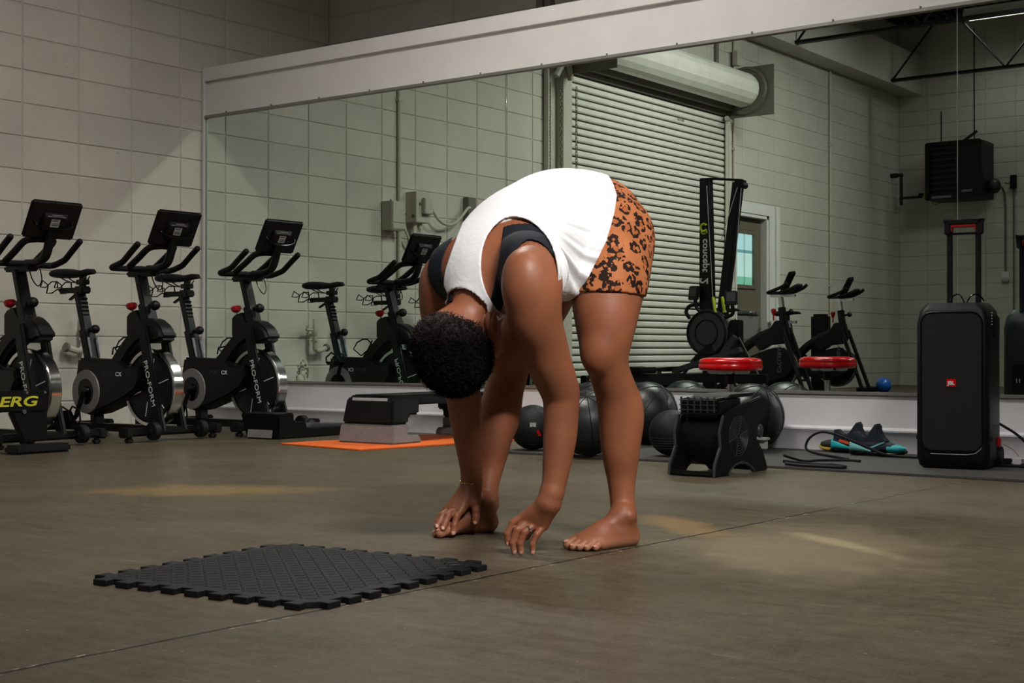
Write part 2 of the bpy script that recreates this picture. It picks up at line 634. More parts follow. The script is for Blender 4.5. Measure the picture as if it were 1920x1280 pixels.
far_blocks = G()
rnd = random.Random(3)
for n in range(-28, 8):
    y0, y1 = -1.4279 + BL * n, -1.4279 + BL * (n + 1)
    y0, y1 = max(y0, FAR), min(y1, BACKY)
    if y1 - y0 < 0.05:
        continue
    for k in range(-1, 25):
        z0, z1 = -0.0264 + BH * k, -0.0264 + BH * (k + 1)
        z0, z1 = max(z0, 0.0), min(z1, TOP)
        if z1 - z0 < 0.05:
            continue
        for (a, b, c_, d) in cut(y0, y1, z0, z1):
            j = J if n > -8 else 0.006
            L, H = b - a - j, d - c_ - j * 0.8
            if n >= -8 and z1 < 3.6 and a > SH[1] - 0.01:
                o = bpy.data.objects.new('concrete_block', block_mesh(L, H))
                COL.objects.link(o)
                o.location = (-0.015 + rnd.uniform(-0.0008, 0.0008), (a + b) / 2, (c_ + d) / 2)
                o.parent = wall_left
            else:
                dx = rnd.uniform(-0.0008, 0.0008)
                far_blocks.box((-0.015 + dx, (a + b) / 2, (c_ + d) / 2), (0.03, L, H))
o = far_blocks.build('far_blockwork', M['block'], wall_left, 0.002, False, 1, 50)
o['kind'] = 'stuff'

# wall behind the camera, seen in the mirror
g = G().bx(-0.3, RX, FAR - 0.25, FAR - 0.006, 0, TOP)
wall_far = struct(g.build('wall_far', M['mortar'], smooth=False))
rest = G()
me_far = G().box((0, 0, 0), (BL - 0.007, 0.03, BH - 0.006)).mesh('concrete_block', M['block'], 0.002, False, 1, 50)
for n in range(0, 27):
    for k in range(-1, 25):
        z0, z1 = max(-0.0264 + BH * k, 0), min(-0.0264 + BH * (k + 1), TOP)
        x0 = BL * n
        if z1 - z0 < 0.05 or x0 + BL > RX:
            continue
        if n < 9 and 0 <= k < 22:
            o = bpy.data.objects.new('concrete_block', me_far)
            COL.objects.link(o)
            o.location = (x0 + BL / 2, FAR - 0.015 + rnd.uniform(-0.001, 0.001), -0.0264 + BH * (k + 0.5))
            o.parent = wall_far
        else:
            rest.box((x0 + BL / 2, FAR - 0.015, (z0 + z1) / 2), (BL - 0.007, 0.03, z1 - z0 - 0.006))
o = rest.build('far_blockwork', M['block'], wall_far, smooth=False)
o['kind'] = 'stuff'

# wall behind the mirror partition, its top shows above the partition
g = G().bx(-0.3, RX, BACKY + 0.006, BACKY + 0.25, 0, TOP)
wall_back = struct(g.build('wall_back', M['mortar'], smooth=False))
rest = G()
me_b = G().box((0, 0, 0), (BL - J, 0.03, BH - J)).mesh('concrete_block', M['block'], 0.0035, False, 1, 50)
for n in range(0, 27):
    for k in range(0, 25):
        x0 = BL * n
        if x0 + BL > RX:
            continue
        z0, z1 = -0.0264 + BH * k, min(-0.0264 + BH * (k + 1), TOP)
        if n < 9 and 10 <= k < 22:
            o = bpy.data.objects.new('concrete_block', me_b)
            COL.objects.link(o)
            o.location = (x0 + BL / 2, BACKY + 0.015 + rnd.uniform(-0.001, 0.001), (z0 + z1) / 2)
            o.parent = wall_back
        else:
            rest.box((x0 + BL / 2, BACKY + 0.015, (z0 + z1) / 2), (BL - J, 0.03, z1 - z0 - J))
o = rest.build('far_blockwork', M['block'], wall_back, smooth=False)
o['kind'] = 'stuff'
g = G().bx(RX, RX + 0.2, FAR - 0.3, BACKY + 0.3, 0, TOP)
struct(g.build('wall_right', M['mortar'], smooth=False))

# mirror partition: stud wall 2.44 m high with fascia, mirrors and a tall baseboard
PX = 8.2
g = G().bx(0.006, PX, 0.0, 0.14, 0.0, 2.425)
part = struct(g.build('wall_mirror', M['white'], smooth=False))
G().bx(0.006, PX, -0.026, 0.0, 2.348, 2.44).bx(0.006, PX, 0.0, 0.15, 2.425, 2.44).build('top_board', M['white'], part, 0.002)
G().bx(0.006, PX, -0.022, 0.0, 2.112, 2.326).build('fascia_board', M['white'], part, 0.002)
G().bx(0.006, 0.03, -0.026, 0.0, 0.0, 2.348).build('end_board', M['white'], part, 0.002)
G().bx(0.03, PX, -0.028, -0.001, 2.095, 2.1125).build('mirror_channel', M['alu'], part, 0.0015)
G().bx(0.03, PX, -0.024, -0.001, 0.282, 0.298).build('mirror_channel', M['alu'], part, 0.0015)
G().bx(0.024, 0.034, -0.018, -0.001, 0.298, 2.1).build('mirror_channel', M['alu'], part, 0.001)
# small mirror clips along the top channel
for i in range(17):
    G().bx(0.25 + i * 0.44, 0.256 + i * 0.44, -0.030, -0.020, 2.108, 2.122).build('clip', M['boxdark'], part, smooth=False)
seams = [0.034, 2.633, 5.263, PX]
MIRROR_YAW = [0.0, 0.0, 0.0]
for i in range(3):
    a, b = seams[i] + (0.002 if i else 0), seams[i + 1] - 0.002
    o = G().bx(0, b - a, -0.007, 0.0, 0.296, 2.103).build('mirror_pane', M['mirror'], part, smooth=False)
    o.location = (a, -0.002, 0)
    o.rotation_euler = (0, 0, MIRROR_YAW[i])
# baseboard with a bead moulding
prof = [(0.0, 0.0), (-0.019, 0.0), (-0.019, 0.096), (-0.022, 0.099), (-0.022, 0.104), (-0.028, 0.108), (-0.028, 0.116), (-0.022, 0.121), (-0.016, 0.124), (-0.013, 0.130), (-0.013, 0.280), (0.0, 0.280)]
struct(G().prism(prof, 0, 0.03, PX).build('baseboard_mirror', M['base_white'], smooth=True, ang=50))

# soffit beam under the roof along the left wall
g = G().bx(0.0, 0.316, FAR, -7.2, 4.07, 4.60).bx(0.30, 0.322, FAR, -7.2, 4.06, 4.085)
struct(g.build('trim_1', M['block'], smooth=False))

# steel joists
def joist(y):
    j = thing('roof_joist', 'dark steel open-web roof joist, the %s of the two seen in the mirror' % ('nearer' if y > -10 else 'farther'), 'joist', (0.30, y, 4.08), 0, 'roof joists')
    L = 9.5
    G().bx(0.0, L, -0.045, -0.005, 0, 0.035).bx(0, L, 0.005, 0.045, 0, 0.035).build('bottom_chord', M['blackm'], j, smooth=False)
    G().bx(0.0, L, -0.05, -0.005, 0.90, 0.94).bx(0, L, 0.005, 0.05, 0.90, 0.94).build('top_chord', M['blackm'], j, smooth=False)
    k = 0
    x = 0.02
    while x < L - 0.8:
        a, b = (0.02, 0.92) if k % 2 == 0 else (0.92, 0.02)
        G().cyl((x, 0, a), (x + 0.75, 0, b), 0.014, n=6).build('web_rod', M['blackm'], j, smooth=False)
        x += 0.75
        k += 1
    return j
joist(-8.68)
joist(-11.60)

# ------------------------------------------------------------------ lamps
LAMP_LABELS = ['white linear strip lamp over the exercise floor, nearer the left wall', 'white linear strip lamp over the exercise floor, farther from the left wall',
               'white strip lamp tilted at the shutter door', 'white strip lamp tilted at the taupe door and bare wall',
               'white linear strip lamp over the loudspeaker end of the floor', 'thin bright strip lamp in the top right corner of the mirror', 'added flood lamp out of view, aimed down at the folded person', 'added fill lamp out of view, aimed at the steps and bikes']  # last two are unseen lamps added to brighten the person, steps and bikes
for (lx, ly, lz, rad, tilt, beam, turn), lab in zip(LAMPS, LAMP_LABELS):
    lou = beam < 0
    lm = lamp_mat(rad if lou else 5.0)
    t_ = thing('strip_lamp', lab, 'lamp', (lx, ly, lz), 0, 'strip lamps under the roof')
    t_.rotation_euler = (tilt, 0, turn)
    G().bx(-0.62, 0.62, -0.09, 0.09, 0.05, 0.09).build('housing', M['white'], t_, 0.004)
    G().prism([(-0.12, -0.03), (-0.115, -0.03), (-0.088, 0.05), (-0.094, 0.055)], 0, -0.62, 0.62).prism([(0.12, -0.03), (0.115, -0.03), (0.088, 0.05), (0.094, 0.055)], 0, -0.62, 0.62).bx(-0.625, -0.615, -0.115, 0.115, -0.03, 0.06).bx(0.615, 0.625, -0.115, 0.115, -0.03, 0.06).build('reflector', M['white'], t_, smooth=False)
    G().bx(-0.60, 0.60, -0.075, 0.075, 0.025, 0.049).build('diffuser', lm, t_, smooth=False)
    if lou:
        for sx in (-0.5, 0.5):
            up = Matrix.Rotation(-tilt, 3, 'X') @ Vector((0, 0, TOP - lz - 0.05))
            G().cyl((sx, 0, 0.09), (sx, up.y, up.z), 0.004, n=6).build('hanger', M['alu'], t_)
        continue
    ld = bpy.data.lights.new('strip_light', 'AREA')
    ld.shape = 'RECTANGLE'
    ld.size, ld.size_y = 1.2, 0.12
    ld.energy = 0.0 if lou else rad
    ld.color = (1.0, 0.965, 0.905)
    ld.spread = math.radians(abs(beam))
    lo_ = bpy.data.objects.new('strip_light', ld)
    COL.objects.link(lo_)
    lo_.parent = t_
    lo_.location = (0, 0, 0.02)
    for sx in (-0.5, 0.5):
        up = Matrix.Rotation(-tilt, 3, 'X') @ Vector((0, 0, TOP - lz - 0.05))
        G().cyl((sx, 0, 0.09), (sx, up.y, up.z), 0.004, n=6).build('hanger', M['alu'], t_)

# ------------------------------------------------------------------ roll-up door on the left wall
sd = thing('shutter_door', 'white steel roll-up shutter door with its coil above the opening', 'door', (0, (SH[0] + SH[1]) / 2, 0))
hw = (SH[1] - SH[0]) / 2
ps = [(-0.012, 0.004), (0.004, 0.006), (0.012, 0.016), (0.013, 0.034), (0.012, 0.048), (0.002, 0.058), (-0.012, 0.060)]
sm = G().prism(ps, 1, -hw - 0.02, hw + 0.02).mesh('shutter_slat', M['slat'], 0, True)
# prism along y wants (x,z) pairs
k = 0
zz = 0.03
while zz < 3.14:
    o = bpy.data.objects.new('slat', sm)
    COL.objects.link(o)
    o.parent = sd
    o.location = (0.03 + rnd.uniform(-0.0015, 0.0015), 0, zz)
    o.rotation_euler = (rnd.uniform(-0.0006, 0.0006), 0, 0)
    zz += 0.0697
G().bx(0.005, 0.012, -hw - 0.02, hw + 0.02, 0.0, 3.2).build('slat_backing', M['boxdark'], sd, smooth=False)
G().bx(0.01, 0.06, -hw, hw, 0.0, 0.03).build('bottom_bar', M['boxdark'], sd, 0.004)
for s_ in (-1, 1):
    G().bx(0.0, 0.075, s_ * hw - 0.01, s_ * hw + 0.045 * s_, 0, 3.2).bx(0.058, 0.07, s_ * hw - 0.045 * s_, s_ * hw + 0.045 * s_, 0, 3.1).build('guide_rail', M['box'], sd, 0.003)
# wide channel beside the rail on the near side, where the chains hang
G().bx(0.0, 0.012, hw + 0.045, hw + 0.33, 0, 3.25).bx(0.0, 0.06, hw + 0.31, hw + 0.33, 0, 3.25).bx(0.0, 0.09, hw + 0.05, hw + 0.13, 0, 3.22).build('chain_channel', M['box'], sd, 0.002)
# coil of slats
cr = 0.19
pts = [(cr * (1 if i % 2 else 0.985) * math.cos(2 * PI * i / 18), cr * (1 if i % 2 else 0.985) * math.sin(2 * PI * i / 18)) for i in range(18)]
G().prism([(0.28 + a, 3.36 + b) for a, b in pts], 1, -hw + 0.02, hw - 0.02).build('coil', M['slat'], sd, smooth=False)
G().bx(0.03, 0.08, -hw + 0.02, hw - 0.02, 3.10, 3.22).bx(0.08, 0.14, -hw + 0.02, hw - 0.02, 3.15, 3.32).build('head_flap', M['boxdark'], sd, smooth=False)
for s_ in (-1, 1):
    y = s_ * (hw + 0.03)
    G().prism([(0.0, 3.07), (0.62, 3.07), (0.62, 3.62), (0.0, 3.62)], 1, y - 0.006, y + 0.006).build('bracket_plate', M['boxdark'], sd, 0.002)
    G().torus((0.28, y - s_ * 0.02, 3.36), 0.245, 0.022, 'y', 28, 6).lathe([(0.02, -0.012), (0.235, -0.012), (0.235, 0.012), (0.02, 0.012)], (0.28, y - s_ * 0.018, 3.36), 'y', 28).build('end_ring', M['boxdark'], sd)
G().tube(arc_pts([(0.05, -hw - 0.10, 3.05), (0.07, -hw + 0.02, 3.07), (0.10, -hw + 0.08, 3.06)]), 0.028, 8).build('guide_shoe', M['box'], sd)
G().tube(arc_pts([(0.10, hw + 0.26, 3.02), (0.12, hw + 0.18, 3.14), (0.12, hw + 0.10, 3.16), (0.10, hw + 0.02, 3.02)]), 0.03, 8).lathe([(0.0, -0.02), (0.085, -0.02), (0.07, 0.0), (0.085, 0.02), (0.0, 0.02)], (0.13, hw + 0.16, 3.2), 'x', 16).build('chain_wheel', M['box'], sd)
# lettering stamped on the second slat (too faint to read beyond a few marks)
text('10.4 IN', 0.05, M['lettergrey'], sd, frame((0.046, -0.55, 2.93), (0, -1, 0), (0, 0, 1)))


def chain(name, x, y, z0, z1, label):
    c = thing(name, label, 'chain', (x, y, z0), 0, 'hoist chains of the shutter')
    m1 = G().torus((0, 0, 0), 0.0125, 0.0042, 'x', 10, 5)
    m1.v = [(a, b * 0.8, c_ * 1.6) for a, b, c_ in m1.v]
    m2 = G().torus((0, 0, 0), 0.0125, 0.0042, 'y', 10, 5)
    m2.v = [(a * 0.8, b, c_ * 1.6) for a, b, c_ in m2.v]
    me = (m1.mesh('link', M['chain']), m2.mesh('link', M['chain']))
    n = int((z1 - z0) / 0.032)
    far = G()
    for i in range(n):
        if i < n - 40:
            src = (m1, m2)[i % 2]
            far.add([(a, b, c_ + i * 0.032) for a, b, c_ in src.v], src.f)
            continue
        o = bpy.data.objects.new('chain_link', me[i % 2])
        COL.objects.link(o)
        o.parent = c
        o.location = (0, 0, i * 0.032)
    if far.v:
        o = far.build('lower_links', M['chain'], c)
        o['kind'] = 'stuff'
chain('hoist_chain', 0.10, SH[1] - 0.07, 0.9, 3.0, 'dark hoist chain hanging along the shutter slats inside the rail')
chain('hoist_chain', 0.11, SH[1] + 0.20, 0.9, 3.0, 'dark hoist chain hanging in the channel beside the shutter rail')
chain('hoist_chain', 0.03, SH[1] + 0.265, 0.9, 3.0, 'pale painted chain nearest the block wall beside the shutter')

# ------------------------------------------------------------------ personnel door
d1 = thing('door_1', '', 'door', (0, 0, 0))
del d1['label'], d1['category']
d1['kind'] = 'structure'
y0, y1, zt = DR
G().bx(0.0, 0.012, y0 - 0.24, y0, 0, zt + 0.12).bx(0.0, 0.012, y1, y1 + 0.03, 0, zt + 0.12).bx(0.0, 0.012, y0 - 0.24, y1 + 0.03, zt, zt + 0.13).bx(0.012, 0.03, y0 - 0.24, y0 - 0.14, 0, zt + 0.13).build('door_frame', M['white'], d1, 0.003)
G().bx(-0.2, 0.0, y0 - 0.0, y0 + 0.05, 0, zt).bx(-0.2, 0.0, y1 - 0.02, y1, 0, zt).bx(-0.2, 0.0, y0, y1, zt - 0.04, zt).build('jamb', M['white'], d1, 0.003)
xd = -0.10
wy0, wy1, wz0, wz1 = -8.36, -7.86, 1.25, 1.84
G().bx(xd - 0.02, xd + 0.02, y0 + 0.05, wy0, 0, zt - 0.04).bx(xd - 0.02, xd + 0.02, wy1, y1 - 0.02, 0, zt - 0.04).bx(xd - 0.02, xd + 0.02, wy0, wy1, 0, wz0).bx(xd - 0.02, xd + 0.02, wy0, wy1, wz1, zt - 0.04).build('leaf', M['door'], d1, smooth=False)
G().bx(xd + 0.02, xd + 0.035, wy0 - 0.045, wy0, wz0 - 0.045, wz1 + 0.045).bx(xd + 0.02, xd + 0.035, wy1, wy1 + 0.045, wz0 - 0.045, wz1 + 0.045).bx(xd + 0.02, xd + 0.035, wy0, wy1, wz0 - 0.045, wz0).bx(xd + 0.02, xd + 0.035, wy0, wy1, wz1, wz1 + 0.045).build('window_frame', M['door'], d1, 0.003)
G().bx(xd - 0.004, xd + 0.004, wy0, wy1, wz0, wz1).build('lit_pane', M['window'], d1, smooth=False)
G().bx(xd + 0.004, xd + 0.008, wy0 + 0.2, wy0 + 0.206, wz0, wz1).build('glazing_line', M['door'], d1, smooth=False)
G().bx(xd + 0.02, xd + 0.024, wy0 - 0.12, y1 - 0.06, 0.62, 0.90).build('kick_panel', M['grey'], d1, 0.001)
G().bx(xd + 0.02, xd + 0.05, wy0 - 0.12, y1 - 0.10, 0.91, 0.95).cyl((xd + 0.05, wy0 + 0.08, 0.93), (xd + 0.09, wy0 + 0.08, 0.93), 0.02).build('push_bar', M['steel'], d1, 0.003)
G().cyl((xd + 0.02, y1 - 0.07, 1.03), (xd + 0.09, y1 - 0.07, 1.03), 0.022).build('door_handle', M['steel'], d1, 0.003)

# ------------------------------------------------------------------ conduits and boxes on the left wall
def conduit(y, z0, z1, r, label, x=0.02, name='conduit', mat='pipe'):
    o = G().cyl((x, y, z0), (x, y, z1), r, n=10).build(name, M[mat])
    cl = G()
    for z in [z0 + 0.4 + 0.9 * i for i in range(int((z1 - z0 - 0.3) / 0.9) + 1)]:
        if z < z1:
            cl.bx(0.0, x + r * 1.2, y - r * 1.6, y + r * 1.6, z, z + 0.02)
    cl.build('strap', M[mat], o)
    return tag(o, label, 'conduit', 'conduits on the block walls')
conduit(-2.022, 0.3, 4.2, 0.017, 'painted vertical conduit running past the two electrical boxes')
conduit(-7.70, 2.35, 4.3, 0.014, 'painted conduit running up just right of the shutter rail')
conduit(-7.585, 0.4, 2.9, 0.012, 'thin painted conduit between the shutter and the taupe door')
conduit(-10.286, 0.9, 4.06, 0.015, 'painted conduit dropping from the beam to the right spin bikes')
tag(G().bx(0.0, 0.03, -7.33, -7.27, 3.45, 4.0).build('wall_channel', M['boxdark']), 'painted steel channel on the wall above the shutter coil', 'channel')
jb = tag(G().bx(0.03, 0.09, -7.76, -7.64, 3.70, 3.86).build('junction_box', M['box'], bevel=0.004), 'small painted junction box high on the conduit by the shutter', 'box')
# control box with its twin beside it
eb = thing('electrical_box', 'painted narrow electrical box on the conduit, left of the pair', 'box', (0, -1.905, 1.565))
G().bx(0.0, 0.115, -0.075, 0.075, -0.115, 0.115).build('body', M['box'], eb, 0.004)
G().bx(0.115, 0.121, -0.07, 0.07, -0.105, -0.06).bx(0.115, 0.121, -0.07, 0.07, -0.055, 0.11).build('cover', M['box'], eb, 0.002)
G().cyl((0.06, 0.03, 0.115), (0.06, 0.03, 0.13), 0.008).build('screw', M['boxdark'], eb)
eb = thing('electrical_box', 'painted disconnect box with a raised square cover, right of the pair', 'box', (0, -2.2, 1.66))
G().bx(0.0, 0.11, -0.10, 0.075, -0.13, 0.12).build('body', M['box'], eb, 0.004)
G().bx(0.11, 0.15, -0.095, 0.01, -0.06, 0.07).build('cover', M['box'], eb, 0.006)
G().cyl((0.06, 0.03, -0.13), (0.06, 0.03, -0.26), 0.014).cyl((0.06, -0.03, -0.13), (0.06, -0.03, -0.18), 0.018).build('nipple', M['pipe'], eb)
G().bx(0.0, 0.07, -0.09, 0.02, -0.36, -0.22).build('lower_box', M['box'], eb, 0.004)
G().cyl((0.07, -0.055, -0.28), (0.074, -0.055, -0.28), 0.022).build('knockout', M['black'], eb)
G().cyl((0.11, 0.03, 0.02), (0.118, 0.03, 0.02), 0.012).cyl((0.08, 0.076, -0.08), (0.08, 0.082, -0.08), 0.014).build('latch', M['boxdark'], eb)
cb = tag(G().tube(arc_pts([(0.08, -2.31, 1.72), (0.09, -2.42, 1.58), (0.08, -2.56, 1.54), (0.07, -2.70, 1.58), (0.06, -2.85, 1.70), (0.05, -2.9, 1.71)]), 0.012, 8).build('flexible_conduit', M['pipe']), 'painted flexible conduit sagging from the disconnect box', 'conduit')
cb = tag(G().tube(arc_pts([(0.05, -1.98, 1.52), (0.07, -2.03, 1.47), (0.07, -2.09, 1.38), (0.06, -2.14, 1.34), (0.06, -2.15, 1.42), (0.06, -2.16, 1.5)]), 0.011, 8).build('flexible_conduit', M['pipe']), 'short painted flexible conduit looping under the two boxes', 'conduit')
tag(G().bx(0.0, 0.06, -2.97, -2.86, 1.54, 1.80).build('wall_box', M['boxdark'], bevel=0.003), 'shallow painted box that takes the sagging flexible conduit', 'box')

# old water pipe and a broken patch low on the wall by the bikes
wp = thing('water_pipe', 'old painted water pipe with a capped side elbow on the block wall', 'pipe', (0.0, -1.03, 0.0))
G().cyl((0.06, 0, 0.73), (0.06, 0.0, 0.63), 0.016).cyl((0.06, 0, 0.66), (0.06, 0, 0.61), 0.023).cyl((0.06, 0, 0.62), (0.06, 0, 0.50), 0.018).cyl((0.06, 0, 0.575), (0.06, 0, 0.56), 0.028).build('riser', M['pipe'], wp, 0.002)
G().tube(arc_pts([(0.06, 0, 0.52), (0.06, -0.015, 0.50), (0.06, -0.05, 0.495), (0.06, -0.12, 0.515)]), 0.020, 10).build('elbow', M['pipe'], wp)
G().cyl((0.06, -0.115, 0.513), (0.06, -0.135, 0.52), 0.030).build('cap', M['boxdark'], wp, 0.002)
G().cyl((0.06, 0.0, 0.645), (0.06, 0.09, 0.65), 0.010).cyl((0.0, 0.02, 0.60), (0.06, 0.0, 0.62), 0.012).build('valve_stem', M['pipe'], wp)
rb = random.Random(11)
g = G()
for i in range(70):
    a = rb.uniform(0, 2 * PI)
    r_ = rb.uniform(0.0, 1.0) ** 0.6
    g.ell((0.0, -0.965 + 0.06 * r_ * math.cos(a), 0.30 + 0.135 * r_ * math.sin(a)), (0.006, rb.uniform(0.004, 0.012), rb.uniform(0.004, 0.012)), 6, 4)
o = tag(g.build('broken_patch', M['boxdark']), 'rough crumbled patch in the block wall behind the middle bike', 'patch')
g = G().ell((0.015, -0.925, 0.27), (0.03, 0.03, 0.05), 10, 8).ell((0.02, -0.94, 0.315), (0.025, 0.022, 0.03), 10, 8).ell((0.015, -0.93, 0.225), (0.02, 0.025, 0.02), 10, 8)
tag(g.build('plaster_lump', M['pipe']), 'lumpy pale plaster plug in the broken patch of the wall', 'plaster')

# things on the wall behind the camera, seen only in the mirror
ht = thing('unit_heater', 'black hanging unit heater with louvres, seen dark in the mirror', 'heater', (1.0, -12.25, 2.9))
G().bx(-0.38, 0.38, -0.25, 0.22, -0.39, 0.37).build('case', M['blackm'], ht, 0.01)
G().bx(-0.36, 0.36, 0.22, 0.27, 0.33, 0.38).bx(-0.38, -0.32, 0.22, 0.27, -0.39, 0.37).bx(0.03, 0.38, 0.22, 0.262, -0.39, 0.36).bx(-0.36, 0.1, 0.22, 0.27, -0.39, -0.33).build('front_frame', M['blackm'], ht, 0.006)
for i in range(8):
    G().box((-0.13, 0.24, -0.27 + i * 0.078), (0.36, 0.07, 0.006), (0.6, 0, 0)).build('louvre', M['dgrey'], ht, smooth=False)
G().bx(-0.28, -0.02, 0.271, 0.274, -0.375, -0.345).bx(0.12, 0.26, 0.263, 0.265, -0.31, -0.28).build('name_plate', M['lettergrey'], ht, smooth=False)
G().ell((0.44, -0.1, -0.22), (0.08, 0.08, 0.1), 14, 10).build('fan_motor', M['dgrey'], ht)
for sx, hgt in ((-0.25, 0.83), (0.2, 1.9)):
    G().cyl((sx, 0, 0.37), (sx, 0, hgt), 0.009, n=6).build('hanger_rod', M['iron'], ht)
G().bar((0.05, 0.0, 0.40), (0.24, 0.0, 0.52), 0.03, 0.03).build('turnbuckle', M['iron'], ht)
gp = thing('gas_pipe', 'black iron gas pipe stepping along the far wall to the heater', 'pipe', (0.0, FAR, 2.9))
G().cyl((0.0, 0.30, 0.02), (0.10, 0.30, 0.02), 0.032).cyl((0.0, 0.30, 0.02), (0.16, 0.30, 0.02), 0.02).cyl((0.15, 0.30, 0.03), (0.15, 0.30, -0.40), 0.02).ell((0.15, 0.30, 0.02), 0.03, 10, 8).ell((0.15, 0.30, -0.30), 0.028, 10, 8).build('drop_leg', M['iron'], gp)
G().cyl((0.15, 0.30, -0.30), (0.45, 0.30, -0.30), 0.017).bx(0.40, 0.46, 0.28, 0.32, -0.29, -0.25).build('branch', M['iron'], gp)
G().tube(arc_pts([(0.45, 0.30, -0.30), (0.50, 0.3, -0.29), (0.56, 0.3, -0.31), (0.60, 0.3, -0.40), (0.66, 0.3, -0.42)]), 0.011, 8).build('flexible_line', M['gum'], gp)
fb = FAR
o = tag(G().cyl((1.49, fb + 0.02, 1.55), (1.49, fb + 0.02, 2.4), 0.014).tube(arc_pts([(1.49, fb + 0.02, 2.4), (1.48, fb + 0.03, 2.6), (1.46, fb + 0.1, 2.68), (1.42, fb + 0.14, 2.69)]), 0.014, 8).build('conduit', M['boxdark']), 'grey conduit curving from the heater down the far wall', 'conduit', 'conduits on the block walls')
o = tag(G().cyl((1.60, fb + 0.02, 0.35), (1.60, fb + 0.02, 2.7), 0.011).build('conduit', M['boxdark']), 'thin grey conduit dropping from the heater switch box to an outlet', 'conduit', 'conduits on the block walls')
o = tag(G().tube(arc_pts([(1.50, fb + 0.09, 2.74), (1.53, fb + 0.06, 2.73), (1.555, fb + 0.03, 2.74)]), 0.009, 6).build('conduit', M['boxdark']), 'short grey cable linking the heater to its switch box', 'conduit', 'conduits on the block walls')
tag(G().bx(1.56, 1.64, fb, fb + 0.05, 2.66, 2.84).build('switch_box', M['blackm'], bevel=0.005), 'small dark switch box right of the hanging heater', 'box')
tt = thing('thermostat', 'small pale thermostat at the foot of the grey conduit', 'thermostat', (1.49, fb, 1.48))
G().bx(-0.05, 0.05, 0, 0.03, -0.07, 0.07).build('body', M['white'], tt, 0.008)
G().ell((0, 0.03, -0.045), (0.055, 0.02, 0.04), 16, 8).build('dial', M['lgrey'], tt)
ol = thing('wall_outlet', 'pale wall outlet box low on the far wall', 'outlet', (1.60, fb, 0.27))
G().bx(-0.06, 0.06, 0, 0.045, -0.08, 0.08).build('body', M['white'], ol, 0.004)
G().bx(-0.02, 0.02, 0.045, 0.048, 0.015, 0.05).bx(-0.02, 0.02, 0.045, 0.048, -0.05, -0.015).build('socket', M['dgrey'], ol, smooth=False)
# uprights on the wall above the partition
for i, x in enumerate((2.01, 2.08)):
    o = G().bx(x - 0.025, x + 0.025, BACKY - 0.05, BACKY, 2.0, TOP).build('wall_channel', M['boxdark'], smooth=False)
    tag(o, ['brown upright channel above the mirror wall, the left of two', 'brown upright channel above the mirror wall, the right of two'][i], 'channel', 'uprights above the mirror wall')
# ------------------------------------------------------------------ spin bikes along the left wall
OX = 0.62


def pp(poly, dx=-OX):
    return [(u + dx, v) for u, v in poly]


def P3(X, y, z):
    return (X - OX, y, z)


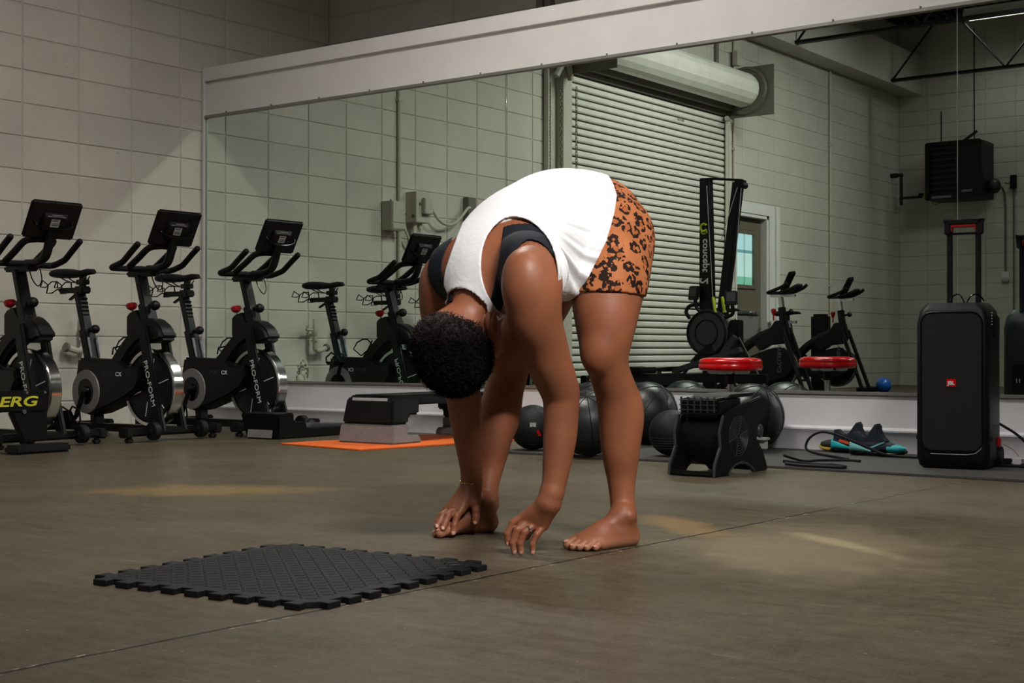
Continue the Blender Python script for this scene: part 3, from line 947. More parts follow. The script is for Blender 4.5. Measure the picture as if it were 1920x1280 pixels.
def make_bike(label, loc, group):
    b = thing('exercise_bike', label, 'exercise bike', loc, 0, group)
    # floor frame
    G().bar(P3(0.18, 0, 0.055), P3(1.14, 0, 0.06), 0.075, 0.045).build('base_rail', M['blackm'], b, 0.006)
    G().bx(1.105 - OX, 1.175 - OX, -0.31, 0.31, 0.035, 0.08).build('front_stabilizer', M['blackm'], b, 0.012)
    G().bx(0.155 - OX, 0.225 - OX, -0.27, 0.27, 0.035, 0.08).build('rear_stabilizer', M['blackm'], b, 0.012)
    for X in (1.14, 0.19):
        for s in (-1, 1):
            h = 0.32 if X > 1 else 0.27
            G().bx(X - 0.04 - OX, X + 0.04 - OX, s * h - 0.025, s * h + 0.025, 0.03, 0.085).cyl(P3(X, s * (h - 0.02), 0.03), P3(X, s * (h - 0.02), 0.0), 0.022, 0.026).build('foot', M['rubber'], b, 0.008)
    for s in (-1, 1):
        G().cyl(P3(1.19, s * 0.17 - 0.022, 0.062), P3(1.19, s * 0.17 + 0.022, 0.062), 0.05, n=20).cyl(P3(1.19, s * 0.17 - 0.03, 0.062), P3(1.19, s * 0.17 + 0.03, 0.062), 0.018, n=12).build('transport_wheel', M['rubber'], b, 0.006)
    # chain cover with crank ring
    chain = [(0.36, 0.47), (0.50, 0.465), (0.735, 0.462), (0.81, 0.425), (0.93, 0.42), (0.945, 0.35), (0.90, 0.285), (0.80, 0.235), (0.66, 0.185), (0.512, 0.138), (0.455, 0.130), (0.385, 0.155), (0.345, 0.21), (0.33, 0.28), (0.335, 0.35)]
    G().prism(pp(chain), 1, -0.075, 0.075).build('chain_cover', M['black'], b, 0.014)
    for s in (-1, 1):
        y = s * 0.076
        G().lathe([(0.078, y - s * 0.004), (0.078, y + s * 0.006), (0.128, y + s * 0.006), (0.132, y - s * 0.004)], P3(0.446, 0, 0.268), 'y', 32).build('crank_ring', M['grey'], b)
        G().lathe([(0.0, y + s * 0.012), (0.03, y + s * 0.012), (0.034, y), (0.076, y + s * 0.001), (0.076, y - s * 0.004)], P3(0.446, 0, 0.268), 'y', 28).build('crank_hub', M['blackg'], b)
        dx, dz = (-0.055, -0.155) if s < 0 else (0.055, 0.155)
        G().bar(P3(0.446, s * 0.098, 0.268), P3(0.446 + dx, s * 0.108, 0.268 + dz), 0.016, 0.03).build('crank_arm', M['blackm'], b, 0.004)
        px, pz = 0.446 + dx, 0.268 + dz
        pd = G().bx(px - 0.045 - OX, px + 0.045 - OX, s * 0.12 - 0.0, s * 0.21, pz - 0.012, pz + 0.012).build('pedal', M['blackg'], b, 0.005)
        if s < 0:
            pd.data = G().box(P3(px, -0.165, pz), (0.10, 0.085, 0.022), (0, 0.9, 0)).bx(px - 0.02 - OX, px + 0.02 - OX, -0.215, -0.11, pz - 0.012, pz + 0.012).mesh('pedal', M['blackg'], 0.004)
        ang = 0.9 if s < 0 else 0.0
        cage = [(-0.05, -0.035, 0.0), (-0.055, -0.035, 0.04), (0.0, -0.04, 0.075), (0.055, -0.035, 0.05), (0.075, -0.03, 0.01), (0.075, 0.03, 0.01), (0.055, 0.035, 0.05), (0.0, 0.04, 0.075), (-0.055, 0.035, 0.04), (-0.05, 0.035, 0.0)]
        R = Euler((0, ang, 0)).to_matrix()
        pts = [R @ Vector(q) + Vector(P3(px, s * 0.165, pz)) for q in cage]
        G().tube(pts, 0.006, 6).build('toe_cage', M['black'], pd)
    # flywheel
    fw = G().lathe([(0.0, -0.028), (0.05, -0.03), (0.205, -0.024), (0.205, 0.024), (0.05, 0.03), (0.0, 0.028)], P3(0.98, 0, 0.30), 'y', 48).build('flywheel', M['blackm'], b)
    G().lathe([(0.204, -0.033), (0.222, -0.035), (0.226, -0.030), (0.226, 0.030), (0.222, 0.035), (0.204, 0.033), (0.204, -0.033)], P3(0.98, 0, 0.30), 'y', 64).build('rim', M['chrome'], fw)
    for s in (-1, 1):
        G().lathe([(0.07 + 0.0, s * 0.0290), (0.20, s * 0.0262), (0.2, s * 0.031), (0.197, s * 0.031), (0.196, s * 0.028)], P3(0.98, 0, 0.30), 'y', 48).build('disc_cover', M['black'], fw)
        for k in range(6):
            a = 0.30 + k * PI / 3
            ca, sa = math.cos(a), math.sin(a)
            G().bar(P3(0.98 + 0.085 * ca, s * 0.0300, 0.30 + 0.085 * sa), P3(0.98 + 0.172 * ca, s * 0.0285, 0.30 + 0.172 * sa), 0.003, 0.0055).build('spoke_stripe', M['letter'], fw, smooth=False)
        g = G()
        for k in range(9):
            g.torus(P3(0.98, s * 0.0275, 0.30), 0.075 + k * 0.014, 0.0016, 'y', 32, 4)
        g.build('disc_groove', M['dgrey'], fw)
    # fork legs, left one carries the print
    for s in (-1, 1):
        y = s * 0.075
        leg = [(0.935, 0.66), (1.0, 0.66), (1.055, 0.46), (1.178, 0.055), (1.112, 0.055), (0.985, 0.46)]
        lo = G().prism(pp(leg), 1, y - 0.016, y + 0.016).build('fork_leg', M['blackm'], b, 0.008)
        d = Vector((1.13 - 0.995, 0, 0.06 - 0.52))
        c = Vector(P3(1.052, y + s * 0.0172, 0.325))
        Mt = frame(c, d if s < 0 else d, (1, 0, d.x / -d.z) if s < 0 else (-1, 0, d.x / d.z))
        text('PRO-FORM', 0.046, M['letter'], lo, Mt, width=1.22)
        ca = text('SPORT', 0.034, M['dgrey'], b, frame(P3(0.66, s * 0.0765, 0.375), (-s, 0, 0), (0, 0, 1)), width=1.15)
        text('CX', 0.034, M['letter'], b, frame(P3(0.66 - s * 0.092, s * 0.0765, 0.375), (-s, 0, 0), (0, 0, 1)), width=1.15, bold=0.0008)
    # head shroud over the brake
    head = [(0.637, 0.455), (0.692, 0.515), (0.822, 0.630), (0.915, 0.690), (0.965, 0.705), (1.022, 0.692), (1.075, 0.662), (1.118, 0.622), (1.130, 0.582), (1.075, 0.560), (1.0, 0.555), (0.941, 0.574), (0.88, 0.545), (0.823, 0.50), (0.755, 0.425), (0.68, 0.42)]
    G().prism(pp(head), 1, -0.062, 0.062).build('head_shroud', M['black'], b, 0.02, seg=3)
    G().prism(pp([(0.775, 0.60), (0.775, 0.715), (0.80, 0.735), (0.862, 0.752), (0.915, 0.69), (0.85, 0.62)]), 1, -0.038, 0.038).build('brake_box', M['black'], b, 0.006)
    rk = G().lathe([(0.0, 0.018), (0.028, 0.016), (0.034, 0.008), (0.028, -0.012), (0.012, -0.024), (0.0, -0.024)], (0, 0, 0), 'z', 16)
    o = rk.build('brake_knob', M['redk'], b, label='red tension knob')
    o.location = P3(0.776, 0, 0.775)
    o.rotation_euler = (0, -0.25, 0)
    G().cyl((0.0, 0, -0.02), (0.012, 0, -0.07), 0.006, n=8).build('stem', M['dgrey'], o)
    # handlebar post and sleeve
    G().bar(P3(0.953, 0, 0.66), P3(0.905, 0, 0.79), 0.06, 0.085).build('head_tube', M['blackm'], b, 0.008)
    G().bar(P3(0.925, 0, 0.74), P3(0.855, 0, 0.965), 0.042, 0.07).build('handle_post', M['blackm'], b, 0.006)
    G().cyl(P3(0.93, 0, 0.772), P3(0.975, 0, 0.776), 0.013).ell(P3(0.99, 0, 0.776), (0.03, 0.03, 0.029), 16, 10).build('adjuster_knob', M['black'], b)
    G().bx(0.765 - OX, 1.0 - OX, -0.035, 0.035, 0.945, 0.982).build('handle_slide', M['black'], b, 0.010)
    # handlebar
    hb = G()
    for s in (-1, 1):
        hb.tube(arc_pts([P3(0.86, 0.0, 0.992), P3(0.86, s * 0.12, 0.988), P3(0.855, s * 0.185, 0.988), P3(0.878, s * 0.213, 0.992), P3(0.955, s * 0.215, 1.012), P3(0.985, s * 0.215, 1.026), P3(1.045, s * 0.215, 1.07), P3(1.105, s * 0.215, 1.112)]), 0.0175, 12)
        hb.ell(P3(1.105, s * 0.215, 1.112), 0.0175, 12, 8)
        hb.ell(P3(0.858, s * 0.19, 0.988), 0.0185, 12, 8)
    hb.tube(arc_pts([P3(0.87, -0.09, 1.0), P3(0.95, -0.09, 1.045), P3(1.04, -0.086, 1.10), P3(1.085, -0.05, 1.112), P3(1.09, 0.0, 1.113), P3(1.085, 0.05, 1.112), P3(1.04, 0.086, 1.10), P3(0.95, 0.09, 1.045), P3(0.87, 0.09, 1.0)]), 0.019, 12)
    hb.build('handlebar', M['foam'], b)
    G().tube(arc_pts([P3(0.95, 0.0, 0.965), P3(0.985, 0.0, 0.90), P3(1.0, 0.025, 0.865), P3(0.99, 0.055, 0.90), P3(0.965, 0.06, 0.965)]), 0.0035, 6).build('cable', M['blackg'], b)
    # screen on its bent stem
    G().tube(arc_pts([P3(0.93, 0, 0.99), P3(1.03, 0, 0.992), P3(1.10, 0, 1.02), P3(1.135, 0, 1.09), P3(1.155, 0, 1.16)]), 0.024, 10, flat=(0.9, 1.1)).build('screen_stem', M['blackm'], b)
    sc = thing_part = bpy.data.objects.new('screen', None)
    me = G().bx(-0.012, 0.012, -0.158, 0.158, -0.108, 0.108).mesh('screen', M['black'], 0.010, True, 3)
    sc = bpy.data.objects.new('screen', me)
    COL.objects.link(sc)
    sc.parent = b
    sc.location = P3(1.165, 0, 1.213)
    sc.rotation_euler = (0, 0.49, 0)
    G().bx(-0.014, -0.012, -0.145, 0.145, -0.095, 0.095).build('display', M['blackg'], sc, smooth=False)
    G().prism([(0.012, -0.06), (0.03, -0.052), (0.03, 0.028), (0.012, 0.05)], 1, -0.075, 0.075).build('rear_boss', M['black'], sc, 0.006)
    G().tube(arc_pts([(0.012, -0.115, -0.005), (0.035, -0.105, -0.022), (0.045, -0.06, -0.035), (0.047, 0.0, -0.04), (0.045, 0.06, -0.035), (0.035, 0.105, -0.022), (0.012, 0.115, -0.005)]), 0.006, 8).build('rear_handle', M['blackg'], sc)
    G().bx(0.030, 0.034, -0.032, 0.032, 0.032, 0.042).bx(0.026, 0.031, -0.055, 0.055, 0.026, 0.032).build('vent_lip', M['lettergrey'], sc, smooth=False)
    G().bx(0.030, 0.0308, -0.026, 0.026, -0.030, 0.016).build('rating_label', M['lgrey'], sc, smooth=False)
    g = G()
    for zz in (-0.022, -0.017, -0.010, 0.004, 0.009):
        g.bx(0.0308, 0.0312, -0.02, 0.02 - 0.006 * (zz > 0), zz, zz + 0.003)
    g.build('label_print', M['dgrey'], sc, smooth=False)
    # bottle cage
    G().tube([P3(*q) for q in [(0.742, 0.04, 0.585), (0.702, 0.045, 0.515), (0.64, 0.045, 0.476), (0.565, 0.045, 0.522), (0.60, 0.045, 0.570), (0.650, 0.04, 0.592), (0.69, 0.035, 0.592), (0.716, 0.03, 0.568), (0.706, 0.0, 0.545), (0.645, -0.03, 0.530), (0.635, -0.03, 0.490)]], 0.005, 6).build('bottle_cage', M['blackg'], b)
    # seat post, slider, saddle
    G().bar(P3(0.272, 0, 0.88), P3(0.375, 0, 0.55), 0.045, 0.062).build('seat_post', M['blackm'], b, 0.006)
    sp = G().bar(P3(0.345, 0, 0.645), P3(0.418, 0, 0.41), 0.058, 0.078).build('seat_tube', M['blackm'], b, 0.006)
    for s in (-1, 1):
        G().prism([(0.385 - OX, 0.592), (0.412 - OX, 0.595), (0.443 - OX, 0.475), (0.404 - OX, 0.470)], 1, s * 0.0295 - 0.0008, s * 0.0295 + 0.0008).build('warning_sticker', M['sticker'], sp, smooth=False)
    g = G()
    for k in range(7):
        t_ = k / 6
        g.cyl(P3(0.318 + 0.03 * t_, -0.024, 0.83 - 0.15 * t_), P3(0.318 + 0.03 * t_, 0.024, 0.83 - 0.15 * t_), 0.006, n=8)
    g.build('adjustment_hole', M['blackg'], b)
    G().cyl(P3(0.37, 0, 0.637), P3(0.415, 0, 0.643), 0.013).ell(P3(0.43, 0, 0.643), (0.028, 0.028, 0.027), 16, 10).build('adjuster_knob', M['black'], b)
    G().bx(0.10 - OX, 0.345 - OX, -0.03, 0.03, 0.866, 0.898).bx(0.26 - OX, 0.345 - OX, -0.036, 0.036, 0.860, 0.905).build('seat_slide', M['black'], b, 0.008)
    G().bar(P3(0.25, 0.0, 0.86), P3(0.18, 0.0, 0.825), 0.025, 0.012).build('slide_lever', M['black'], b, 0.004)
    G().cyl(P3(0.305, 0, 0.895), P3(0.31, 0, 0.965), 0.022).bx(0.27 - OX, 0.345 - OX, -0.025, 0.025, 0.915, 0.945).build('seat_clamp', M['black'], b, 0.004)
    r_ = G()
    for s in (-1, 1):
        r_.tube(arc_pts([P3(0.12, s * 0.03, 0.965), P3(0.20, s * 0.022, 0.935), P3(0.30, s * 0.022, 0.93), P3(0.36, s * 0.012, 0.965)]), 0.004, 6)
    r_.build('saddle_rail', M['dgrey'], b)
    w_ = G()
    for s in (-1, 1):
        y = s * 0.05
        w_.tube([P3(*q) for q in [(0.127, y, 0.895), (0.12, y, 0.936), (0.065, y, 0.938), (0.028, y, 0.918), (-0.03, y, 0.948), (-0.052, y, 0.908), (0.0, y, 0.904), (0.028, y, 0.918), (0.012, y, 0.868), (0.07, y, 0.868), (0.11, y, 0.885)]], 0.0045, 6)
    w_.cyl(P3(0.115, -0.05, 0.888), P3(0.115, 0.05, 0.888), 0.005, n=6)
    w_.build('weight_rack', M['blackg'], b)
    # saddle: lofted from the broad tail to the nose
    st = [(0.068, 0.045, 0.975, 0.012), (0.085, 0.085, 0.984, 0.026), (0.13, 0.10, 0.986, 0.030), (0.18, 0.088, 0.986, 0.029), (0.24, 0.05, 0.983, 0.024), (0.30, 0.034, 0.982, 0.020), (0.36, 0.028, 0.990, 0.020), (0.405, 0.024, 0.990, 0.017), (0.424, 0.012, 0.986, 0.009)]
    s_ = G()
    vs, fs, nn = [], [], 18
    for (X, hw_, zc, hz) in st:
        for k in range(nn):
            a = 2 * PI * k / nn
            ca, sa = math.cos(a), math.sin(a)
            yy = hw_ * math.copysign(abs(ca) ** 0.75, ca)
            zz = hz * math.copysign(abs(sa) ** 0.8, sa)
            if sa < 0:
                zz *= 0.9
            vs.append(P3(X, yy, zc + zz))
    for i in range(len(st) - 1):
        for k in range(nn):
            fs.append((i * nn + k, i * nn + (k + 1) % nn, (i + 1) * nn + (k + 1) % nn, (i + 1) * nn + k))
    fs += [tuple(range(nn)), tuple((len(st) - 1) * nn + k for k in range(nn))]
    s_.add(vs, fs).build('saddle', M['foam'], b, ang=60)
    # seat stay from the floor rail up to the seat tube
    G().bar(P3(0.425, 0, 0.42), P3(0.455, 0, 0.07), 0.05, 0.07).build('seat_stay', M['blackm'], b, 0.006)
    return b

BG = 'spin bikes facing out from the left wall'
bk = make_bike('black spin bike second from the left, its whole frame and both floor bars in view', (0.845, -1.385, 0), BG)
bk.scale = (0.967, 0.967, 0.967)
dup(bk, (0.745, -2.10, 0), 'black spin bike farthest left, cut by the photo edge, behind the rowing machine', BG)
dup(bk, (0.905, -0.655, 0), 'black spin bike nearest the mirror, behind the low black step', BG)

# ------------------------------------------------------------------ rowing machine cut off by the left edge
rw = thing('rowing_machine', 'black rowing machine at the left edge with yellow and white lettering on its panel', 'rowing machine', (1.6, -2.35, 0))
G().bx(-0.05, 0.0, -1.50, -0.005, 0.205, 0.305).build('rail', M['blackm'], rw, 0.006)
G().prism([(-0.20, 0.205), (-0.005, 0.205), (0.0, 0.19), (0.0, 0.06), (-0.13, 0.06)], 0, -0.045, -0.005).build('leg', M['blackm'], rw, 0.006)
G().bx(-0.07, 0.03, -0.20, 0.115, 0.0, 0.045).build('foot', M['rubber'], rw, 0.012)
G().prism([(-1.40, 0.205), (-1.2, 0.205), (-1.2, 0.05), (-1.48, 0.0), (-1.52, 0.03)], 0, -0.06, 0.01).build('leg', M['blackm'], rw, 0.006)
for yy in (-0.30, -0.12, -0.02):
    G().cyl((0.0, yy, 0.295), (0.004, yy, 0.295), 0.007, n=8).build('bolt', M['steel'], rw)
G().cyl((0.0, -0.135, 0.205), (0.006, -0.135, 0.205), 0.011, n=8).build('bolt', M['steel'], rw)
G().bx(-0.14, 0.08, -0.95, -0.68, 0.31, 0.36).build('seat', M['black'], rw, 0.02)
text('ERG', 0.066, M['yellow'], rw, frame((0.0012, -0.065, 0.252), (0, 1, 0), (0, 0, 1)), shear=0.2, width=1.72, bold=0.0015, align='RIGHT')
text('Row', 0.066, M['letter'], rw, frame((0.0012, -0.292, 0.252), (0, 1, 0), (0, 0, 1)), shear=0.2, width=1.72, align='RIGHT')
text('CONCEPT2', 0.018, M['letter'], rw, frame((0.0012, -0.292, 0.288), (0, 1, 0), (0, 0, 1)), align='RIGHT')
# ------------------------------------------------------------------ floor mats
gm = tag(G().bx(3.33, 8.1, -1.04, -0.03, 0.0, 0.010).build('rubber_flooring', M['gymfloor'], bevel=0.002), 'grey speckled rubber flooring strip along the mirror wall', 'flooring')
MZ = 0.010
# interlocking tile
S = 0.300
def tile_outline(S, n=9, d=0.026):
    per = 2 * S / n
    side = []
    for i in range(n):
        a = -S + per * i
        side += [(a + per * 0.29, -S), (a + per * 0.20, -S - d), (a + per * 0.80, -S - d), (a + per * 0.71, -S)]
    out = []
    for k in range(4):
        c, s = math.cos(k * PI / 2), math.sin(k * PI / 2)
        out += [(x * c - y * s, x * s + y * c) for x, y in side]
    return out
tl = thing('floor_tile', 'loose black interlocking rubber tile lying on the bare concrete', 'floor tile', (5.25, -4.24, 0), 0.095)
G().prism(tile_outline(S), 2, 0.0, 0.013).build('slab', M['rubber'], tl, 0.0015, True, 1)
g = G()
nb = 22
for i in range(nb):
    for j in range(nb):
        x, y = -S + 0.02 + (2 * S - 0.04) * (i + 0.5) / nb, -S + 0.02 + (2 * S - 0.04) * (j + 0.5) / nb
        a = PI / 4 if (i + j) % 2 else -PI / 4
        g.add([Vector((x, y, 0.0135)) + Matrix.Rotation(a, 3, 'Z') @ Vector(v) for v in [(-0.013, -0.0035, -0.001), (0.013, -0.0035, -0.001), (0.013, 0.0035, -0.001), (-0.013, 0.0035, -0.001), (-0.010, -0.0015, 0.0016), (0.010, -0.0015, 0.0016), (0.010, 0.0015, 0.0016), (-0.010, 0.0015, 0.0016)]],
              [(4, 5, 6, 7), (0, 1, 5, 4), (1, 2, 6, 5), (2, 3, 7, 6), (3, 0, 4, 7)])
o = g.build('tread_studs', M['rubber'], tl, smooth=False)
o['kind'] = 'stuff'
# orange mat
om = thing('exercise_mat', 'bright orange exercise mat under the grey and black step', 'mat', (2.49, -0.70, 0), -0.14)
G().bx(-0.335, 0.335, -0.61, 0.55, 0.0, 0.008).build('pad', M['orange'], om, 0.003)

# ------------------------------------------------------------------ steps
def step_riser(p, y0, y1, z0, h, mat, flare, name='riser'):
    """hollow block that narrows upwards: x half width 0.19"""
    a, b = 0.19 + flare, 0.19 + flare - h * 0.22
    dy = h * 0.16
    vs = [(-a, y0 - flare, z0), (a, y0 - flare, z0), (a, y1 + flare, z0), (-a, y1 + flare, z0), (-b, y0 - flare + dy, z0 + h), (b, y0 - flare + dy, z0 + h), (b, y1 + flare - dy, z0 + h), (-b, y1 + flare - dy, z0 + h)]
    return G().add(vs, [(3, 2, 1, 0), (4, 5, 6, 7), (0, 1, 5, 4), (1, 2, 6, 5), (2, 3, 7, 6), (3, 0, 4, 7)]).build(name, mat, p, 0.008)

st = thing('aerobic_step', 'aerobic step with grey feet and black deck on the orange mat', 'step', (2.45, -0.535, 0.008), 0.02)
hl = 0.485
# profile of the end block along the length: grey lower riser with a stepped foot, black upper block
for s in (-1, 1):
    pr = [(-hl, 0.0), (-hl + 0.245, 0.0), (-hl + 0.225, 0.042), (-hl + 0.13, 0.042), (-hl + 0.15, 0.10), (-hl + 0.012, 0.10)]
    pu = [(-hl + 0.012, 0.10), (-hl + 0.15, 0.10), (-hl + 0.165, 0.148), (-hl + 0.245, 0.148), (-hl + 0.255, 0.20), (-hl + 0.255, 0.245), (-hl + 0.055, 0.245), (-hl + 0.035, 0.232)]
    if s > 0:
        q = lambda a: hl - (hl + a) * 0.6
        pr, pu = [(q(a), b) for a, b in pr], [(q(a), b) for a, b in pu]
    def flare_x(g):
        g.v = [(x * (1.0 - 0.55 * z), y, z) for x, y, z in g.v]
        return g
    flare_x(G().prism(pr, 0, -0.195, 0.195)).build('riser', M['grey'], st, 0.008)
    up = flare_x(G().prism(pu, 0, -0.190, 0.190)).build('support_block', M['black'], st, 0.014)
    y = s * (hl - 0.030)
    G().box((0, s * (hl - 0.0385), 0.212), (0.245, 0.004, 0.055), (s * 0.18, 0, 0)).build('end_label', M['lgrey'], up, smooth=False)
G().bx(-0.165, 0.165, -hl + 0.055, hl - 0.055, 0.20, 0.25).build('deck', M['black'], st, 0.014)
G().bx(-0.14, 0.14, -hl + 0.075, hl - 0.075, 0.25, 0.254).build('grip_pad', M['rubber'], st, 0.002)

dk = thing('aerobic_step', 'low black step with a grey panel on its end, in front of the right bike', 'step', (1.645, -0.60, 0), 0.03)
pr = [(-0.40, 0.0), (0.34, 0.0), (0.34, 0.048), (-0.17, 0.052), (-0.19, 0.092), (-0.285, 0.095), (-0.30, 0.148), (-0.425, 0.142)]
g = G().prism(pr, 0, -0.145, 0.145)
g.v = [(x * (0.86 + 1.3 * z) + 0.0, y, z) for x, y, z in g.v]
g.build('body', M['black'], dk, 0.008)
G().box((-0.005, -0.4135, 0.030), (0.19, 0.004, 0.045), (-0.17, 0, 0)).build('end_panel', M['grey'], dk, smooth=False)
g = G().prism([(-0.16, 0.052), (0.33, 0.048), (0.33, 0.06), (0.0, 0.072), (-0.06, 0.078)], 0, -0.11, 0.09)
g.build('incline_support', M['dgrey'], dk, 0.004)
G().ell((-0.10, 0.10, 0.05), (0.03, 0.04, 0.04), 14, 8).build('latch_knob', M['black'], dk)

# ------------------------------------------------------------------ balls
def ball(label, x, y, r, mat='leather', seams=0, z0=MZ, cat='ball', name='medicine_ball', group='black medicine balls by the mirror', rot=(0.5, 0.3, 0)):
    b = thing(name, label, cat, (x, y, z0 + r), 0, group)
    b.rotation_euler = rot
    G().ell((0, 0, 0), (r, r, r * 0.985), 40, 28).build('shell', M[mat], b, ang=180)
    if seams:
        for k in range(seams):
            a = PI * k / seams
            pts = [(r * 1.002 * math.cos(t) * math.cos(a), r * 1.002 * math.cos(t) * math.sin(a), r * 0.987 * math.sin(t)) for t in [2 * PI * i / 48 for i in range(48)]]
            G().tube(pts, 0.0022, 5, closed=True).build('seam', M['black'], b)
        G().torus((0, 0, 0), r * 1.001, 0.0025, 'z', 48, 5).build('seam', M['black'], b)
    return b
b1 = ball('small black medicine ball with a grey and red patch, between the two legs', 3.47, -0.90, 0.112, 'rubber', rot=(0, 0, 0))
d = (Vector((7.52, -6.45, 0.62)) - Vector((3.47, -0.90, 0.12))).normalized()
R = d.to_track_quat('Z', 'Y').to_matrix().to_4x4()
G().box((0.0, 0.010, 0.1105), (0.030, 0.020, 0.004), (0.1, 0, 0)).build('patch', M['lgrey'], b1).matrix_local = R
G().box((0.028, -0.030, 0.1055), (0.014, 0.030, 0.004), (0.3, 0.2, 0.5)).build('tag', M['redk'], b1).matrix_local = R
for k in range(6):
    G().torus((0, 0, -0.08 + k * 0.012), math.sqrt(max(0.112 ** 2 - (-0.08 + k * 0.012) ** 2, 0)), 0.0012, 'z', 40, 4).build('rib', M['black'], b1)
ball('large black leather ball half hidden behind the arm and the front leg, nearest the camera', 3.885, -1.03, 0.152, seams=4)
ball('large black leather ball against the mirror wall, behind the one beside the arm', 3.345, -0.20, 0.160, seams=4, rot=(0.1, 0.2, 0.7))
ball('large black leather ball just right of the front leg', 3.70, -0.21, 0.164, seams=4, rot=(0.2, 0.6, 0.4))
b3 = ball('small scuffed black ball left of the floor fan', 4.215, -0.83, 0.108, 'rubber', rot=(0, 0, 0.3))
for k in range(5):
    zz = -0.02 - k * 0.012
    G().torus((0, 0, zz), math.sqrt(0.108 ** 2 - zz * zz), 0.0014, 'z', 40, 4).build('rib', M['dgrey'], b3)
ball('large black leather ball behind the floor fan under the red stool', 4.30, -0.205, 0.164, seams=4, rot=(0.4, 0.2, 1.0))
ball('smooth blue ball on the floor of the far corner, seen in the mirror', 1.33, -8.80, 0.088, 'blue', 0, 0.006, name='exercise_ball', group='coloured balls')

# ------------------------------------------------------------------ stool
so = thing('stool', 'round red vinyl stool on a chrome post behind the floor fan', 'stool', (4.37, -0.55, MZ))
G().lathe([(0.0, 0.455), (0.11, 0.455), (0.138, 0.450), (0.148, 0.440), (0.149, 0.432), (0.146, 0.427), (0.150, 0.421), (0.151, 0.408), (0.146, 0.398), (0.13, 0.394), (0.0, 0.394)], n=48).build('seat', M['red'], so, ang=70)
rs = random.Random(5)
g = G()
for k in range(18):
    a = rs.uniform(0, 2 * PI)
    r_ = rs.uniform(0.06, 0.095)
    g.ell((r_ * math.cos(a), r_ * math.sin(a), 0.390), (rs.uniform(0.012, 0.03), rs.uniform(0.012, 0.03), 0.012), 8, 5)
g.build('torn_lining', M['white'], so)
G().cyl((0, 0, 0.33), (0, 0, 0.395), 0.022).cyl((0, 0, 0.385), (0, 0, 0.398), 0.07).build('top_sleeve', M['blackm'], so, 0.002)
G().cyl((0, 0, 0.26), (0, 0, 0.335), 0.0155).build('gas_post', M['chrome'], so)
G().cyl((0, 0, 0.05), (0, 0, 0.265), 0.026).lathe([(0.0, 0.08), (0.04, 0.08), (0.10, 0.03), (0.10, 0.0), (0.0, 0.0)]).build('base', M['blackm'], so, 0.002)

# ------------------------------------------------------------------ floor fan
fn = thing('floor_fan', 'black blower fan with round side grille standing before the red stool', 'fan', (4.745, -1.35, 0.0), 0.0)
side = [(-0.232, 0.002), (-0.228, 0.045), (-0.182, 0.115), (-0.188, 0.178), (-0.157, 0.240), (-0.094, 0.262), (0.015, 0.284), (0.168, 0.309), (0.195, 0.300), (0.224, 0.266), (0.190, 0.244), (0.142, 0.190), (0.128, 0.138), (0.185, 0.082), (0.226, 0.010), (0.222, 0.0), (0.105, 0.0), (0.092, 0.014), (0.05, 0.035), (-0.005, 0.046), (-0.056, 0.040), (-0.094, 0.024), (-0.12, 0.0)]
for s in (-1, 1):
    x = 0.098 * s
    sp = G().prism(side, 0, x - 0.008, x + 0.008).build('side_panel', M['black'], fn, 0.004)
    g = G()
    xo = x + s * 0.009
    for k in range(8):
        g.torus((xo, -0.035, 0.155), 0.012 + k * 0.0098, 0.0014, 'x', 36, 5)
    for k in range(6):
        a = k * PI / 3 + 0.25
        g.cyl((xo, -0.035 + 0.008 * math.cos(a), 0.155 + 0.008 * math.sin(a)), (xo, -0.035 + 0.083 * math.cos(a), 0.155 + 0.083 * math.sin(a)), 0.0022, n=6)
    g.build('grille', M['dgrey'], sp)
    G().lathe([(0.0, xo - s * 0.0005), (0.080, xo - s * 0.0005)], (0, -0.035, 0.155), 'x', 32).build('inlet', M['blackg'], sp, smooth=False)
    rim = [(-0.232, 0.002), (-0.228, 0.045), (-0.182, 0.115), (-0.188, 0.178), (-0.157, 0.240)]
    G().tube([(x + s * 0.004, u, v) for u, v in rim], 0.006, 6).tube([(x + s * 0.006, u, v) for u, v in [(-0.12, 0.004), (-0.094, 0.026), (-0.056, 0.042), (-0.005, 0.048), (0.05, 0.037), (0.092, 0.016), (0.105, 0.004)]], 0.005, 6).build('edge_bead', M['dgrey'], sp)
G().cyl((-0.09, -0.03, 0.15), (0.09, -0.03, 0.15), 0.118, n=32).build('drum', M['black'], fn)
# outlet hood, tilted up and forward
R = Euler((0.06, 0, 0)).to_matrix()
G().box((0.0, -0.075, 0.275), (0.178, 0.20, 0.075), R).build('outlet_hood', M['black'], fn, 0.012)
for k in range(6):
    G().box((-0.075 + k * 0.03, -0.178, 0.283), (0.004, 0.012, 0.062), R).build('louvre', M['dgrey'], fn, smooth=False)
for k in range(3):
    G().box((0, -0.179, 0.262 + k * 0.02), (0.168, 0.008, 0.003), R).build('louvre', M['dgrey'], fn, smooth=False)
G().prism([(-0.10, 0.305), (0.13, 0.312), (0.16, 0.325), (-0.06, 0.322)], 0, -0.085, 0.085).build('top_tray', M['black'], fn, 0.004)
G().bx(-0.10, 0.10, -0.235, -0.205, 0.0, 0.022).build('front_bar', M['black'], fn, 0.008)
G().bx(-0.10, 0.10, 0.195, 0.222, 0.0, 0.022).build('rear_bar', M['black'], fn, 0.008)
G().ell((0.10, 0.165, 0.165), (0.012, 0.022, 0.03), 12, 8).build('rear_knob', M['dgrey'], fn)
G().bx(0.07, 0.13, 0.15, 0.20, 0.128, 0.138).bx(0.09, 0.12, 0.17, 0.20, 0.09, 0.13).build('outlet_socket', M['lgrey'], fn, 0.002)

